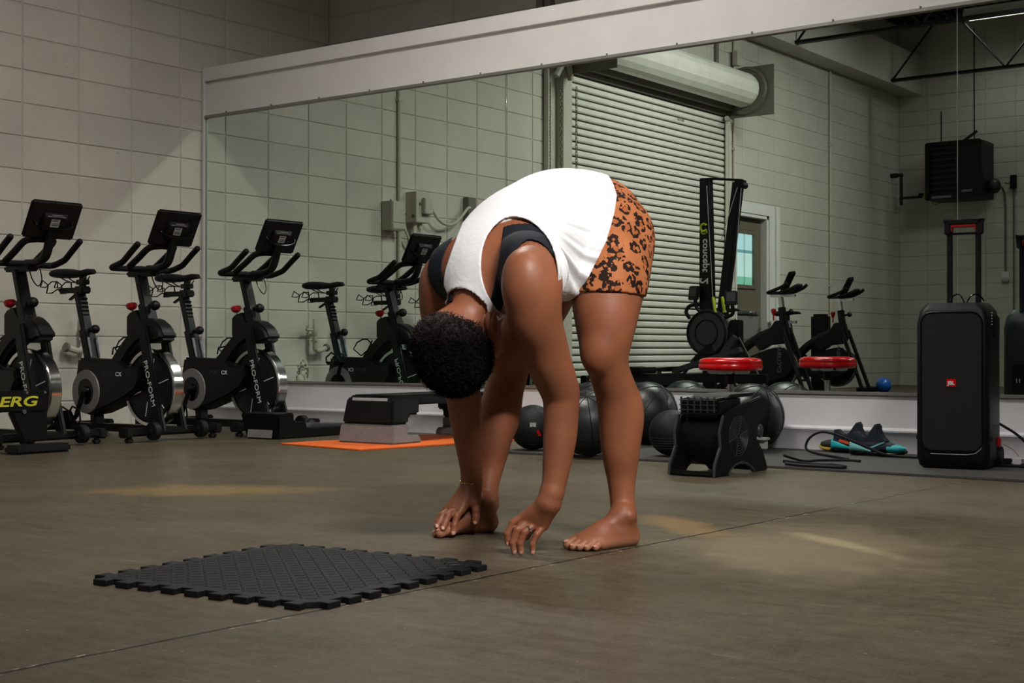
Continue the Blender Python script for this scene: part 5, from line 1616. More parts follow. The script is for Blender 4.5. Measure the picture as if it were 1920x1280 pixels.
SPX = 5.335
TORSO = [
    ('e', (5.345, -3.300, 0.862), (0.165, 0.120, 0.14), _rot((0.25, -0.9, -0.12)), 0.0),
    ('e', (5.445, -3.298, 0.815), (0.123, 0.118, 0.135), None, 0.05),
    ('e', (5.245, -3.215, 0.815), (0.120, 0.120, 0.130), None, 0.05),
    ('e', (5.345, -3.420, 0.843), (0.152, 0.110, 0.15), _rot((0.05, -0.9, -0.36)), 0.07),
    ('e', (5.340, -3.540, 0.765), (0.165, 0.123, 0.15), _rot((0.0, -0.75, -0.66)), 0.07),
    ('e', (5.335, -3.640, 0.700), (0.170, 0.085, 0.10), _rot((0.0, -0.5, -0.86)), 0.06),
]
L_LEG = limb_c([(5.475, -3.315, 0.80, 0.125), (5.515, -3.375, 0.70, 0.108), (5.530, -3.398, 0.642, 0.093), (5.542, -3.420, 0.58, 0.080), (5.548, -3.432, 0.525, 0.067), (5.55, -3.432, 0.485, 0.0565), (5.55, -3.414, 0.443, 0.052), (5.55, -3.385, 0.395, 0.0535), (5.55, -3.368, 0.345, 0.0555), (5.55, -3.362, 0.295, 0.0545), (5.55, -3.362, 0.233, 0.0485), (5.55, -3.359, 0.175, 0.038), (5.556, -3.364, 0.120, 0.0315), (5.564, -3.368, 0.075, 0.0335)], 0.01, 0.985) + [
    ('e', (5.548, -3.476, 0.490), (0.036, 0.028, 0.042), None, 0.03),
    ('e', (5.535, -3.345, 0.335), (0.034, 0.030, 0.07), None, 0.03),
    ('e', (5.568, -3.348, 0.340), (0.03, 0.030, 0.06), None, 0.03)]
R_LEG = limb_c([(5.215, -3.215, 0.80, 0.122), (5.195, -3.215, 0.70, 0.104), (5.185, -3.225, 0.642, 0.091), (5.165, -3.245, 0.58, 0.079), (5.145, -3.275, 0.525, 0.067), (5.135, -3.285, 0.485, 0.0565), (5.13, -3.285, 0.443, 0.052), (5.12, -3.295, 0.395, 0.0535), (5.115, -3.310, 0.345, 0.0555), (5.11, -3.322, 0.295, 0.0545), (5.11, -3.338, 0.233, 0.0475), (5.11, -3.352, 0.175, 0.038), (5.116, -3.374, 0.120, 0.0315), (5.124, -3.382, 0.075, 0.0335)], 0.01, 0.985) + [
    ('e', (5.133, -3.325, 0.490), (0.036, 0.028, 0.042), None, 0.03),
    ('e', (5.11, -3.29, 0.325), (0.045, 0.034, 0.07), None, 0.03)]
L_ARM = limb_c([(5.470, -3.665, 0.722, 0.064), (5.515, -3.700, 0.690, 0.068), (5.530, -3.722, 0.635, 0.066), (5.53, -3.714, 0.576, 0.0620), (5.53, -3.684, 0.524, 0.0560), (5.53, -3.656, 0.472, 0.0520), (5.53, -3.624, 0.425, 0.0475), (5.53, -3.606, 0.388, 0.0425), (5.53, -3.604, 0.345, 0.0405), (5.53, -3.609, 0.29, 0.0390), (5.53, -3.620, 0.235, 0.0340), (5.53, -3.632, 0.183, 0.0285), (5.528, -3.642, 0.150, 0.0265)], 0.025, 1.035) + [
    ('e', (5.535, -3.585, 0.405), (0.025, 0.022, 0.03), None, 0.02),
    ('e', (5.525, -3.755, 0.670), (0.05, 0.045, 0.07), None, 0.03)]
R_ARM = limb_c([(5.215, -3.620, 0.715, 0.062), (5.176, -3.625, 0.685, 0.064), (5.162, -3.615, 0.630, 0.062), (5.152, -3.595, 0.576, 0.0590), (5.14, -3.560, 0.50, 0.054), (5.13, -3.515, 0.43, 0.0475), (5.13, -3.492, 0.365, 0.0440), (5.13, -3.482, 0.30, 0.0400), (5.13, -3.468, 0.225, 0.0325), (5.13, -3.460, 0.165, 0.0270), (5.13, -3.459, 0.140, 0.0262)], 0.025, 1.035)
NECK_HEAD = [
    ('c', (5.335, -3.655, 0.68), (5.318, -3.715, 0.575), 0.062, 0.054, 0.04),
    ('e', (5.305, -3.738, 0.512), (0.077, 0.094, 0.103), _rot((0.05, 0.15, -1)), 0.02),
    ('e', (5.318, -3.672, 0.545), (0.062, 0.062, 0.088), _rot((0.02, 0.35, -1)), 0.03),
    ('e', (5.322, -3.630, 0.600), (0.040, 0.036, 0.030), None, 0.03),
    ('e', (5.315, -3.606, 0.535), (0.014, 0.020, 0.024), None, 0.012),
    ('e', (5.345, -3.622, 0.505), (0.020, 0.014, 0.012), None, 0.012),
    ('e', (5.285, -3.622, 0.505), (0.020, 0.014, 0.012), None, 0.012),
    ('e', (5.317, -3.612, 0.572), (0.024, 0.014, 0.010), None, 0.006),
    # left ear
    ('e', (5.392, -3.706, 0.567), (0.013, 0.022, 0.034), _rot((0.1, 0.3, -1)), 0.005),
    ('e', (5.228, -3.706, 0.555), (0.012, 0.020, 0.032), _rot((0.1, 0.3, -1)), 0.006),
]


def fing(pts, r, k=0.003):
    n = len(pts)
    return chain_c([(*p, r * (1.08 - 0.26 * i / (n - 1))) for i, p in enumerate(pts)], k)


# left hand: back of the hand towards the camera, fingertips on the floor
L_HAND = [
    ('c', (5.528, -3.642, 0.150), (5.522, -3.652, 0.128), 0.0265, 0.027, 0.012),
    ('c', (5.522, -3.650, 0.128), (5.474, -3.690, 0.094), 0.0225, 0.0125, 0.012),
    ('c', (5.522, -3.650, 0.126), (5.486, -3.688, 0.082), 0.0225, 0.0130, 0.012),
    ('c', (5.524, -3.648, 0.124), (5.500, -3.682, 0.074), 0.0225, 0.0130, 0.012),
    ('c', (5.528, -3.646, 0.124), (5.517, -3.672, 0.070), 0.0220, 0.0125, 0.012),
    ('c', (5.515, -3.632, 0.120), (5.490, -3.650, 0.088), 0.020, 0.014, 0.012),
] + fing([(5.474, -3.690, 0.094), (5.452, -3.712, 0.077), (5.444, -3.724, 0.050), (5.446, -3.724, 0.028)], 0.0095) \
  + fing([(5.486, -3.688, 0.082), (5.468, -3.716, 0.061), (5.462, -3.726, 0.030), (5.464, -3.722, 0.009)], 0.0098) \
  + fing([(5.500, -3.682, 0.074), (5.487, -3.712, 0.056), (5.480, -3.720, 0.030), (5.480, -3.716, 0.009)], 0.0096) \
  + fing([(5.517, -3.672, 0.070), (5.511, -3.694, 0.050), (5.505, -3.702, 0.028), (5.504, -3.700, 0.009)], 0.0086) \
  + fing([(5.500, -3.634, 0.105), (5.470, -3.632, 0.080), (5.455, -3.640, 0.055), (5.448, -3.650, 0.036)], 0.0112)
# right hand: laid on the toes of the right foot, thumb towards the camera
R_HAND = [
    ('c', (5.13, -3.459, 0.140), (5.128, -3.466, 0.120), 0.0262, 0.026, 0.012),
    ('c', (5.130, -3.466, 0.122), (5.128, -3.522, 0.078), 0.0215, 0.0130, 0.012),
    ('c', (5.126, -3.466, 0.122), (5.111, -3.530, 0.080), 0.0215, 0.0130, 0.012),
    ('c', (5.122, -3.466, 0.122), (5.094, -3.530, 0.078), 0.0215, 0.0130, 0.012),
    ('c', (5.118, -3.466, 0.120), (5.078, -3.524, 0.074), 0.0205, 0.0120, 0.012),
    ('c', (5.132, -3.462, 0.118), (5.142, -3.478, 0.092), 0.0220, 0.0165, 0.012),
] + fing([(5.128, -3.522, 0.078), (5.128, -3.542, 0.062), (5.128, -3.552, 0.038), (5.128, -3.556, 0.020)], 0.0096) \
  + fing([(5.111, -3.530, 0.080), (5.110, -3.556, 0.064), (5.110, -3.568, 0.046), (5.110, -3.578, 0.032)], 0.0098) \
  + fing([(5.094, -3.530, 0.078), (5.091, -3.556, 0.064), (5.091, -3.570, 0.048), (5.091, -3.580, 0.036)], 0.0094) \
  + fing([(5.078, -3.524, 0.074), (5.073, -3.545, 0.060), (5.072, -3.556, 0.046), (5.072, -3.562, 0.036)], 0.0084) \
  + fing([(5.142, -3.478, 0.092), (5.150, -3.486, 0.074), (5.152, -3.490, 0.056), (5.152, -3.492, 0.044)], 0.0112)


def foot(x, y, side, ang):
    """bare foot, toes towards -y; side +1 puts the little toe at +x"""
    c, s = math.cos(ang), math.sin(ang)
    def T(p):
        u, v, z = p[0] * side, p[1], p[2]
        v *= 0.94
        return (x + u * c - v * s, y + u * s + v * c, z)
    pr = []
    def cap(a, b, ra, rb, k=0.014):
        pr.append(('c', T(a), T(b), ra, rb, k))
    cap((0, 0.0, 0.075), (0, 0.005, 0.035), 0.033, 0.032)
    cap((0, 0.012, 0.028), (0, 0.022, 0.026), 0.029, 0.026)
    cap((0, -0.005, 0.070), (-0.006, -0.075, 0.042), 0.031, 0.022, 0.02)
    cap((-0.006, -0.075, 0.042), (-0.014, -0.135, 0.022), 0.024, 0.020, 0.014)
    cap((0.004, -0.07, 0.036), (0.008, -0.132, 0.018), 0.024, 0.017, 0.014)
    cap((0.010, -0.02, 0.030), (0.024, -0.118, 0.016), 0.024, 0.0155, 0.016)
    cap((0.008, 0.02, 0.018), (0.026, -0.10, 0.0145), 0.018, 0.014, 0.014)
    pr.append(('e', T((0.029, 0.0, 0.078)), (0.011, 0.013, 0.013), None, 0.012))
    pr.append(('e', T((-0.029, -0.004, 0.082)), (0.011, 0.013, 0.013), None, 0.012))
    toes = [((-0.022, -0.135, 0.018), (-0.021, -0.172, 0.014), 0.0155, 0.0135), ((-0.003, -0.138, 0.017), (-0.001, -0.172, 0.0105), 0.0105, 0.0095), ((0.012, -0.132, 0.016), (0.015, -0.162, 0.0100), 0.0100, 0.0090), ((0.024, -0.122, 0.015), (0.029, -0.149, 0.0095), 0.0095, 0.0085), ((0.033, -0.106, 0.014), (0.040, -0.129, 0.0095), 0.0095, 0.0085)]
    for a, b, ra, rb in toes:
        m = tuple((p + q) / 2 for p, q in zip(a, b))
        m = (m[0], m[1], m[2] + 0.004)
        pr.append(('c', T(a), T(m), ra, ra * 0.88, 0.004))
        pr.append(('c', T(m), T(b), ra * 0.88, rb, 0.004))
    return pr
L_FOOT = foot(5.582, -3.400, 1, -0.32)
R_FOOT = foot(5.132, -3.410, -1, -0.24)
def mv(prims, dx, dy, dz, first=0):
    out = []
    for i, p in enumerate(prims):
        if i < first:
            out.append(p)
        elif p[0] == 'c':
            def f(q):
                w = min(max((0.130 - q[2]) / 0.045, 0), 1)
                return (q[0] + dx * w, q[1] + dy * w, q[2] + dz * w)
            out.append(('c', f(p[1]), f(p[2])) + p[3:])
        else:
            out.append(('e', (p[1][0] + dx, p[1][1] + dy, p[1][2] + dz)) + p[2:])
    return out
L_HAND = mv(L_HAND, -0.010, 0.026, 0.0, 1)
R_HAND = mv(R_HAND, 0.014, 0.004, -0.005, 1)
ALL = TORSO + NECK_HEAD + L_LEG + R_LEG + L_ARM + R_ARM + L_HAND + R_HAND + L_FOOT + R_FOOT


# ---- clothes: grown from the torso field, cut by prisms
CAM0 = np.array((7.5218, -6.4526, 0.5056))


def cut_axes(d):
    d = np.array(d, float)
    d /= np.linalg.norm(d)
    u = np.cross(d, (0, 0, 1.0))
    u /= np.linalg.norm(u)
    v = np.cross(u, d)
    return d, u, v


def poly_sd(P2, poly):
    """signed distance to a polygon, negative inside"""
    x, y = P2[..., 0], P2[..., 1]
    d = np.full(x.shape, 1e9)
    inside = np.zeros(x.shape, bool)
    n = len(poly)
    for i in range(n):
        ax, ay = poly[i]
        bx, by = poly[(i + 1) % n]
        ex, ey = bx - ax, by - ay
        t = np.clip(((x - ax) * ex + (y - ay) * ey) / max(ex * ex + ey * ey, 1e-12), 0, 1)
        d = np.minimum(d, (x - ax - t * ex) ** 2 + (y - ay - t * ey) ** 2)
        c = ((ay > y) != (by > y)) & (x < (bx - ax) * (y - ay) / (by - ay if abs(by - ay) > 1e-9 else 1e-9) + ax)
        inside ^= c
    return np.where(inside, -1, 1) * np.sqrt(d)


def prism_sd(P, poly, d, o, t0, t1):
    """prism along d from o, the polygon given in the (u, v) axes of the prism"""
    dd, u, v = cut_axes(d)
    q = P - np.array(o)
    s = np.stack([q @ u, q @ v], -1)
    a = poly_sd(s, poly)
    t = q @ dd
    return np.maximum(a, np.maximum(t0 - t, t - t1))

ARMHOLE_L = {'o': (5.48, -3.72, 0.72), 'd': (-0.597, 0.799, 0.063), 'p': [(-0.0291, 0.1079), (-0.0132, 0.1107), (0.0041, 0.1094), (0.0202, 0.1053), (0.0345, 0.0982), (0.0476, 0.0883), (0.0591, 0.0768), (0.0689, 0.0643), (0.0771, 0.0503), (0.0838, 0.0354), (0.0891, 0.0197), (0.0929, 0.003), (0.0956, -0.0139), (0.0975, -0.0305), (0.0983, -0.0474), (0.097, -0.0658), (0.0939, -0.088), (0.0886, -0.1116), (0.0789, -0.1309), (0.0623, -0.1444), (0.0413, -0.1536), (0.0203, -0.157), (-0.0006, -0.1522), (-0.0214, -0.1417), (-0.0383, -0.1309), (-0.0489, -0.1218), (-0.0556, -0.1124), (-0.0618, -0.1022), (-0.0685, -0.091), (-0.0747, -0.0789), (-0.0799, -0.0658), (-0.0841, -0.0515), (-0.0873, -0.0363), (-0.089, -0.0203), (-0.0891, -0.0032), (-0.0879, 0.0147), (-0.085, 0.0316), (-0.0807, 0.0468), (-0.0748, 0.0611), (-0.0668, 0.0743), (-0.0561, 0.0875), (-0.0432, 0.0997)]}
ARMHOLE_R = {'o': (5.22, -3.72, 0.76), 'd': (-0.643, 0.763, 0.071), 'p': [(0.0703, 0.0858), (0.0717, 0.0721), (0.0644, 0.0543), (0.0567, 0.037), (0.0515, 0.0224), (0.046, 0.0084), (0.0405, -0.0064), (0.0346, -0.0237), (0.0286, -0.0419), (0.0242, -0.0581), (0.0219, -0.0708), (0.0211, -0.0815), (0.0215, -0.0921), (0.0257, -0.1022), (0.031, -0.1123), (0.0297, -0.1262), (0.018, -0.1494), (-0.0003, -0.1765), (-0.022, -0.1945), (-0.05, -0.2036), (-0.0813, -0.2036), (-0.1035, -0.1809), (-0.1134, -0.1176), (-0.1143, -0.0319), (-0.1032, 0.0363), (-0.0735, 0.0709), (-0.0318, 0.0884), (0.0051, 0.0977), (0.0329, 0.1005), (0.056, 0.0952)]}
STRAP_L = {'o': (5.48, -3.72, 0.72), 'd': (-0.597, 0.799, 0.063), 'p': [(-0.0278, 0.1441), (-0.0028, 0.1478), (0.0267, 0.1415), (0.0487, 0.1312), (0.0682, 0.1092), (0.0883, 0.0591), (0.102, 0.0121), (0.1001, 0.0005), (0.0917, 0.0043), (0.0834, 0.0157), (0.0734, 0.0302), (0.0622, 0.0401), (0.0501, 0.0471), (0.0369, 0.0505), (0.0241, 0.0497), (0.013, 0.0435), (0.0033, 0.0328), (-0.0045, 0.0178), (-0.011, -0.0009), (-0.0164, -0.0229), (-0.0214, -0.0463), (-0.0267, -0.0695), (-0.0318, -0.0918), (-0.0352, -0.1146), (-0.0409, -0.1309), (-0.0572, -0.1333), (-0.0709, -0.1244), (-0.0676, -0.1016), (-0.0591, -0.0723), (-0.0531, -0.0435), (-0.0474, -0.0138), (-0.0424, 0.0158), (-0.0382, 0.0445), (-0.0354, 0.0711), (-0.033, 0.0963), (-0.0335, 0.1236)]}
STRAP_R = {'o': (5.22, -3.72, 0.76), 'd': (-0.643, 0.763, 0.071), 'p': [(0.073, 0.0804), (0.064, 0.074), (0.0486, 0.0587), (0.0325, 0.0435), (0.016, 0.026), (0.0009, 0.0059), (-0.0111, -0.0148), (-0.0172, -0.0335), (-0.0192, -0.0515), (-0.0182, -0.0689), (-0.0138, -0.0854), (-0.0058, -0.1013), (0.0052, -0.1153), (0.0207, -0.1276), (0.0352, -0.1343), (0.0435, -0.1302), (0.0461, -0.1207), (0.0393, -0.1095), (0.0297, -0.0962), (0.0225, -0.0812), (0.0174, -0.0649), (0.0157, -0.0485), (0.0174, -0.031), (0.0235, -0.0105), (0.0323, 0.0098), (0.0429, 0.0263), (0.054, 0.0424), (0.0664, 0.0648)]}

HEMCUT = {'o': (5.45, -3.35, 0.8), 'd': (-0.554, 0.829, 0.079), 'p': [(0.043, 0.1758), (0.0585, 0.1433), (0.067, 0.1109), (0.06, 0.0659), (0.0402, -0.0046), (0.002, -0.0824), (-0.0307, -0.1435), (-0.0578, -0.1605), (-0.0948, -0.1633), (-0.112, -0.1818), (-0.1124, -0.3609), (0.2719, -0.3605), (0.2687, 0.2748), (0.0387, 0.2767)]}

HEM_N, HEM_P = np.array((0, -0.76, 0.65)), np.array((0, -3.185, 0.985))


def clothes():
    base_p = TORSO + L_LEG[:4] + R_LEG[:4] + L_ARM[:4] + R_ARM[:4] + NECK_HEAD[:1]
    lo, hi, h = (5.02, -3.92, 0.52), (5.70, -3.0, 1.07), 0.0031
    base = Field(lo, hi, h).add(base_p)
    _, P = base.points()
    P = P.astype(np.float32)
    hem = (P - HEM_P) @ HEM_N
    hem = hem + 0.022 * np.clip((P[..., 0] - 5.33) / 0.12, 0, 1) * np.clip((1.02 - P[..., 2]) / 0.1, 0, 1)
    # tank top
    sh = Field(lo, hi, h)
    sh.D = base.D.copy()
    sh.add([('e', (5.36, -3.505, 0.690), (0.135, 0.075, 0.058), _rot((0, -0.8, 0.35)), 0.05),
            ('e', (5.44, -3.44, 0.735), (0.075, 0.08, 0.085), None, 0.05)])
    # folds that fan out from the armpit down to the hem
    q = P - np.array((5.50, -3.70, 0.86), np.float32)
    ang = np.arctan2(q[..., 2], q[..., 1])
    w_ = np.clip((0.86 - P[..., 2]) / 0.12, 0, 1) * np.clip((P[..., 0] - 5.36) / 0.1, 0, 1)
    w_ = w_ * np.clip(hem / 0.07, 0, 1)
    fold = 0.0042 * w_ * (np.sin(ang * 34 + P[..., 2] * 9) + 0.5 * np.sin(ang * 61 + 1.3))
    D = sh.D - 0.011 - fold
    aL, aR = ARMHOLE_L, ARMHOLE_R
    near = np.abs(base.D) < 0.06
    Pn = P[near]

    def pz(c, t0, t1):
        out = np.full(base.D.shape, 0.2, np.float32)
        out[near] = prism_sd(Pn, c['p'], c['d'], c['o'], t0, t1)
        return out
    D = np.maximum(D, -pz(aL, -0.16, 0.12))
    D = np.maximum(D, -pz(aR, -0.16, 0.30))
    D = np.maximum(D, -_ell(P, (5.322, -3.722, 0.602), (0.066, 0.072, 0.060)))
    D = np.maximum(D, -_ell(P, (5.303, -3.742, 0.510), (0.100, 0.118, 0.122), _rot((0.05, 0.15, -1))))
    D = np.maximum(D, -pz(HEMCUT, -0.45, 0.45))
    sh.D = D.astype(np.float32)
    # sports top: only the straps show
    br = Field(lo, hi, h)
    sL, sR = STRAP_L, STRAP_R
    d1 = np.maximum(base.D - 0.0055, pz(sL, -0.16, 0.10))
    d2 = np.maximum(base.D - 0.0055, pz(sR, -0.16, 0.12))
    br.D = np.minimum(d1, d2).astype(np.float32)
    # shorts
    lo2 = (5.02, -3.62, 0.58)
    st = Field(lo2, hi, h).add(TORSO[:4] + L_LEG[:12] + R_LEG[:12])
    _, P = st.points()
    hem = (P - HEM_P) @ HEM_N
    hemz = np.where(P[..., 0] > 5.345, 0.646 - 0.06 * (P[..., 1] + 3.40), 0.655 - 0.06 * (P[..., 1] + 3.2))
    D = st.D - 0.0060
    # pinch at the crease between the seat and the thigh
    D = np.maximum(D, hem - 0.10)
    st.D = np.maximum(D, hemz - P[..., 2]).astype(np.float32)
    return [surface_nets(f) for f in (sh, br, st)]


def body_mesh():
    co = Field((4.98, -3.95, 0.10), (5.72, -3.0, 1.06), 0.004).add(ALL)
    V1, F1 = surface_nets(co)
    V1 = relax(V1, F1, 1)
    F1 = F1[(V1[F1][:, :, 2] > 0.1365).all(1)]
    fi = Field((5.02, -3.82, -0.012), (5.70, -3.28, 0.152), 0.0022).add(ALL)
    V2, F2 = surface_nets(fi)
    V2 = relax(V2, F2, 1)
    F2 = F2[(V2[F2][:, :, 2] < 0.1400).all(1)]
    V2[:, 2] = np.maximum(V2[:, 2], 0.0008)
    return V1, F1, V2, F2
# ---BPY---


def np_mesh(name, V, Fq, mat, parent, flip=False):
    me = bpy.data.meshes.new(name)
    me.vertices.add(len(V))
    me.vertices.foreach_set('co', np.asarray(V, np.float32).ravel())
    me.loops.add(len(Fq) * 4)
    q = Fq[:, ::-1] if flip else Fq
    me.loops.foreach_set('vertex_index', np.ascontiguousarray(q, dtype=np.int32).ravel())
    me.polygons.add(len(Fq))
    me.polygons.foreach_set('loop_start', np.arange(0, len(Fq) * 4, 4, dtype=np.int32))
    me.update(calc_edges=True)
    me.polygons.foreach_set('use_smooth', np.ones(len(Fq), bool))
    me.materials.append(mat)
    o = bpy.data.objects.new(name, me)
    COL.objects.link(o)
    o.parent = parent
    return o


# skin
t = NT('deep_brown_skin')
p = t.pos()
col = t.ramp(t.noise(7, 4, 0.6, p), [(0.3, lin(128, 75, 51)), (0.7, lin(152, 93, 65))])
col = t.mix(t.math('MULTIPLY', t.noise(120, 3, 0.6, p), 0.25), col, lin(112, 64, 46))
# paler soles and fingertips close to the ground
sz = t.n('ShaderNodeSeparateXYZ')
t.l(p, sz.inputs[0])
low = t.ramp(sz.outputs['Z'], [(0.0, (1, 1, 1)), (0.016, (0.75, 0.75, 0.75)), (0.034, (0, 0, 0))])
col = t.mix(t.math('MULTIPLY', low, 0.45), col, lin(196, 140, 112))
t.set(col, t.ramp(t.noise(30, 3, 0.6, p), [(0.3, (0.42,) * 3), (0.7, (0.54,) * 3)]))
t.b.inputs['Specular IOR Level'].default_value = 0.4
t.bump(t.math('ADD', t.noise(500, 2, 0.6, p), t.math('MULTIPLY', t.noise(160, 3, 0.6, p), 0.6)), 0.12, 0.0015)
M['skin'] = t.m
M['nail'] = simple('finger_nail', (190, 138, 122), 0.35, var=0.08)
t = NT('white_jersey')
p = t.pos()
t.set(lin(232, 232, 236), 0.85)
t.b.inputs['Specular IOR Level'].default_value = 0.1
t.bump(t.math('ADD', t.math('MULTIPLY', t.noise(22, 3, 0.5, p, 1.5), 1.2), t.math('MULTIPLY', t.noise(600, 2, 0.6, p), 0.12)), 0.25, 0.006)
M['jersey'] = t.m
M['strap'] = simple('black_navy_elastane', (10, 16, 27), 0.75, var=0.12, scale=40, bump=0.12, bscale=700)
# leopard print
t = NT('leopard_print')
p = t.pos()
nz = t.n('ShaderNodeTexNoise')
nz.inputs['Scale'].default_value = 45
nz.inputs['Detail'].default_value = 2
t.l(p, nz.inputs['Vector'])
wv = t.n('ShaderNodeVectorMath', operation='MULTIPLY_ADD')
t.l(nz.outputs['Color'], wv.inputs[0])
wv.inputs[1].default_value = (0.018, 0.018, 0.018)
t.l(p, wv.inputs[2])
vo = t.n('ShaderNodeTexVoronoi')
vo.inputs['Scale'].default_value = 30
vo.inputs['Randomness'].default_value = 0.85
t.l(wv.outputs[0], vo.inputs['Vector'])
d = vo.outputs['Distance']
ring = t.math('MULTIPLY', t.math('GREATER_THAN', d, 0.29), t.math('LESS_THAN', d, 0.56))
gap = t.math('GREATER_THAN', t.noise(70, 2, 0.5, p), 0.46)
blk = t.math('MULTIPLY', ring, gap)
base = t.ramp(t.noise(14, 2, 0.5, p), [(0.3, lin(160, 94, 56)), (0.7, lin(184, 114, 74))])
inner = t.math('LESS_THAN', d, 0.30)
base = t.mix(t.math('MULTIPLY', inner, 0.6), base, lin(146, 74, 30))
col = t.mix(t.math('MULTIPLY', blk, 0.97), base, lin(17, 10, 10))
t.set(col, 0.75)
t.b.inputs['Specular IOR Level'].default_value = 0.15
t.bump(t.noise(700, 2, 0.6, p), 0.1, 0.002)
M['leopard'] = t.m

pe = thing('person', 'barefoot person folded forward, fingers to the floor, in white tank top and leopard shorts', 'person', (0, 0, 0))
V1, F1, V2, F2 = body_mesh()
body = np_mesh('body', np.concatenate([V1, V2]), np.concatenate([F1, F2 + len(V1)]), M['skin'], pe)
(vs, fs), (vb, fb2), (vo_, fo) = clothes()
np_mesh('tank_top', relax(vs, fs, 5), fs, M['jersey'], pe)
np_mesh('sports_top', relax(vb, fb2, 3), fb2, M['strap'], pe)
np_mesh('shorts', relax(vo_, fo, 3), fo, M['leopard'], pe)
# hem band and side seam of the shorts, thin ridges following the cloth
# nails
def nail(p, d, r=0.0048):
    d = Vector(d).normalized()
    R = d.to_track_quat('Z', 'Y').to_matrix()
    G().ell(p, (r, r * 1.25, 0.0016), 10, 6, R).build('nail', M['nail'], pe)
tips = []
for pr in (L_HAND, R_HAND):
    k = 5 if pr is R_HAND else 5
    ends = pr[6:]
    for i in range(5):
        tips.append((ends[i * 3 + 2], pr is L_HAND))
for (c, left) in tips:
    a, b = Vector(c[1]), Vector(c[2])
    ax = (b - a).normalized()
    out = Vector((0.55, -0.80, 0.25))
    out = (out - ax * out.dot(ax)).normalized()
    nail(b + ax * 0.001 + out * (c[4] * 0.86), out)
for (ft, side) in ((L_FOOT, 1), (R_FOOT, -1)):
    toe = [q for q in ft if q[0] == 'c'][-10:]
    for i in range(5):
        c = toe[i * 2 + 1]
        b = Vector(c[2])
        a = Vector(c[1])
        ax = (b - a).normalized()
        out = Vector((0, -0.35, 1.0))
        out = (out - ax * out.dot(ax)).normalized()
        nail(b + ax * 0.003 + out * (c[4] * 0.90), out, 0.0066 if i == 0 else 0.0040)
# ring on the left ring finger
c = L_HAND[6 + 6]
a, b = Vector(c[1]), Vector(c[2])
q = a.lerp(b, 0.62)
ax = (b - a).normalized()
R = ax.to_track_quat('Z', 'Y').to_matrix()
g = G().torus((0, 0, 0), 0.0108, 0.0013, 'z', 24, 6).torus((0, 0, 0.0028), 0.0108, 0.0011, 'z', 24, 6)
g.v = [tuple(R @ Vector(v) + q) for v in g.v]
rg = g.build('ring', M['silver'], pe, label='silver ring with a round stone')
out = Vector((0.75, -0.55, 0.35))
out = (out - ax * out.dot(ax)).normalized()
G().ell(q + out * 0.0125, 0.0042, 10, 8).build('stone', M['silver'], rg)
# bracelet at the right wrist
wc, wa = Vector((5.131, -3.463, 0.146)), Vector((0.0, -0.15, 1.0)).normalized()
R = wa.to_track_quat('Z', 'Y').to_matrix()
br = bpy.data.objects.new('bracelet', None)
br = G().torus((0, 0, 0), 0.0285, 0.0008, 'z', 40, 5)
br.v = [tuple(R @ Vector(v) + wc) for v in br.v]
bo = br.build('bracelet', M['gold'], pe, label='fine gold chain bracelet')
for i in range(22):
    an = 2 * PI * i / 22
    g = G().torus((0, 0, 0), 0.0032, 0.0009, 'x' if i % 2 else 'z', 10, 5)
    Rz = Matrix.Rotation(an, 3, 'Z')
    g.v = [tuple(R @ (Rz @ (Vector((v[0], v[1] * 1.3, v[2])) + Vector((0.0288, 0, 0)))) + wc) for v in g.v]
    g.build('link', M['gold'], bo)
# ear rim and cuff
ec = Vector((5.402, -3.706, 0.567))
G().tube(arc_pts([ec + Vector(v) for v in [(0.0, 0.010, 0.026), (0.006, -0.010, 0.024), (0.007, -0.019, 0.004), (0.004, -0.015, -0.018), (0.0, -0.002, -0.028)]]), 0.0055, 8).build('ear_rim', M['skin'], pe)
G().torus(ec + Vector((0.006, 0.012, 0.022)), 0.0045, 0.0013, 'x', 14, 6).build('ear_cuff', M['silver'], pe)
# eyes and brows on the face that hangs towards the knees
for x in (5.342, 5.294):
    G().ell((x, -3.616, 0.520), (0.012, 0.006, 0.008), 12, 8).build('eye', M['letter'], pe)
    G().ell((x, -3.6105, 0.520), (0.005, 0.002, 0.005), 10, 6).build('iris', M['blackg'], pe)
    G().ell((x, -3.612, 0.503), (0.016, 0.004, 0.003), 10, 6).build('eyebrow', M['blackg'], pe)
G().ell((5.318, -3.603, 0.575), (0.020, 0.006, 0.006), 12, 8).build('lips', simple('lips', (110, 56, 50), 0.4), pe)

# hair: a cropped cap with thousands of short curls on it
t = NT('black_curly_hair')
p = t.pos()
sz = t.n('ShaderNodeSeparateXYZ')
t.l(p, sz.inputs[0])
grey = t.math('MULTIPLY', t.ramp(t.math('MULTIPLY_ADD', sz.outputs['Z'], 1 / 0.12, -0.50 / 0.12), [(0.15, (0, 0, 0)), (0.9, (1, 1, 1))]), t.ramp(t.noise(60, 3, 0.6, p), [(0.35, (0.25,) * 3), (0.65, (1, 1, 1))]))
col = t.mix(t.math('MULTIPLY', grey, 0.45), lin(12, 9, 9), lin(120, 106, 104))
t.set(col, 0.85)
t.b.inputs['Specular IOR Level'].default_value = 0.15
t.bump(t.noise(170, 3, 0.7, p), 0.8, 0.006)
M['hair'] = t.m
HF = Field((5.17, -3.90, 0.36), (5.44, -3.60, 0.68), 0.004)
HR = _rot((0.05, 0.15, -1))
HF.add([('e', (5.300, -3.745, 0.508), (0.090, 0.108, 0.118), HR, 0.0)])
_, P = HF.points()
tex = 0.0030 * np.sin(P[..., 0] * 410 + 2 * np.sin(P[..., 1] * 230)) * np.sin(P[..., 2] * 380 + 2 * np.sin(P[..., 0] * 190)) * np.sin(P[..., 1] * 360)
D = HF.D + tex
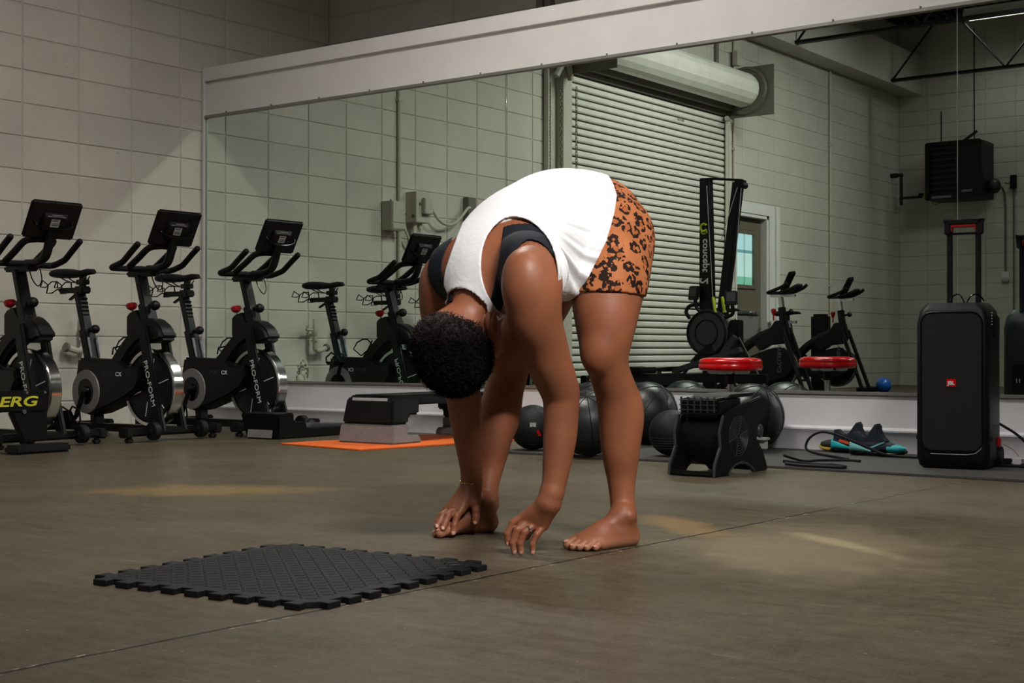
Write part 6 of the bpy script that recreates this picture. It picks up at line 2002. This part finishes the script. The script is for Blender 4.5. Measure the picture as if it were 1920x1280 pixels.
# hairline: forehead and temple in front of the ear stay free, and the nape fades out
fh = (P - np.array((5.30, -3.672, 0.47))) @ np.array((0.0, 0.93, 0.36))
D = np.maximum(D, fh)
nape = (P - np.array((5.30, -3.80, 0.598))) @ np.array((-0.12, 0.25, 0.96))
D = np.maximum(D, nape)
D = np.maximum(D, -_ell(P, (5.395, -3.700, 0.570), (0.044, 0.036, 0.050)))
# nape is clipped close, the crown is full
close = np.clip((P[..., 2] - 0.545) / 0.06, 0, 1) * 0.017
D = np.maximum(D, HF.D + close)
HF.D = D.astype(np.float32)
hv, hf_ = surface_nets(HF)
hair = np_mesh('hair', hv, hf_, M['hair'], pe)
rh = np.random.RandomState(4)
e1 = hv[hf_[:, 1]] - hv[hf_[:, 0]]
e2 = hv[hf_[:, 2]] - hv[hf_[:, 0]]
nn = np.cross(e1, e2)
ar = np.linalg.norm(nn, axis=1)
cen = hv[hf_].mean(1)
outw = cen - np.array((5.305, -3.735, 0.515))
el = np.linalg.norm(outw / np.array((0.09, 0.108, 0.118)), axis=1)
ok = np.where((el > 0.8) & (cen[:, 1] < -3.66))[0]
pick = rh.choice(ok, 5600)
vv, ff = [], []
for f in pick:
    c = cen[f]
    n_ = outw[f] / np.linalg.norm(outw[f])
    a = np.cross(n_, rh.normal(size=3))
    a /= np.linalg.norm(a)
    b = np.cross(n_, a)
    R_ = rh.uniform(0.0032, 0.0075) * (0.45 if c[2] > 0.575 else 1.0)
    k0 = len(vv)
    turns = rh.uniform(0.7, 1.3) * 2 * PI
    pts = [c + a * R_ * (math.cos(turns * s / 6) - 1) + n_ * (R_ * 0.9 * math.sin(turns * s / 6) + R_ * 0.28 * s - 0.001) + b * (R_ * 0.15 * s) for s in range(7)]
    r_ = 0.00055
    for i_, q in enumerate(pts):
        for (u, v) in ((1, 0), (-0.5, 0.87), (-0.5, -0.87)):
            vv.append(tuple(q + (n_ * u + b * v) * r_))
    for i_ in range(6):
        for k in range(3):
            ff.append((k0 + i_ * 3 + k, k0 + i_ * 3 + (k + 1) % 3, k0 + i_ * 3 + 3 + (k + 1) % 3, k0 + i_ * 3 + 3 + k))
g = G()
g.v, g.f = vv, ff
me = bpy.data.meshes.new('curls')
me.from_pydata(vv, [], ff)
me.materials.append(M['hair'])
co = bpy.data.objects.new('curls', me)
COL.objects.link(co)
co.parent = hair
co['kind'] = 'stuff'
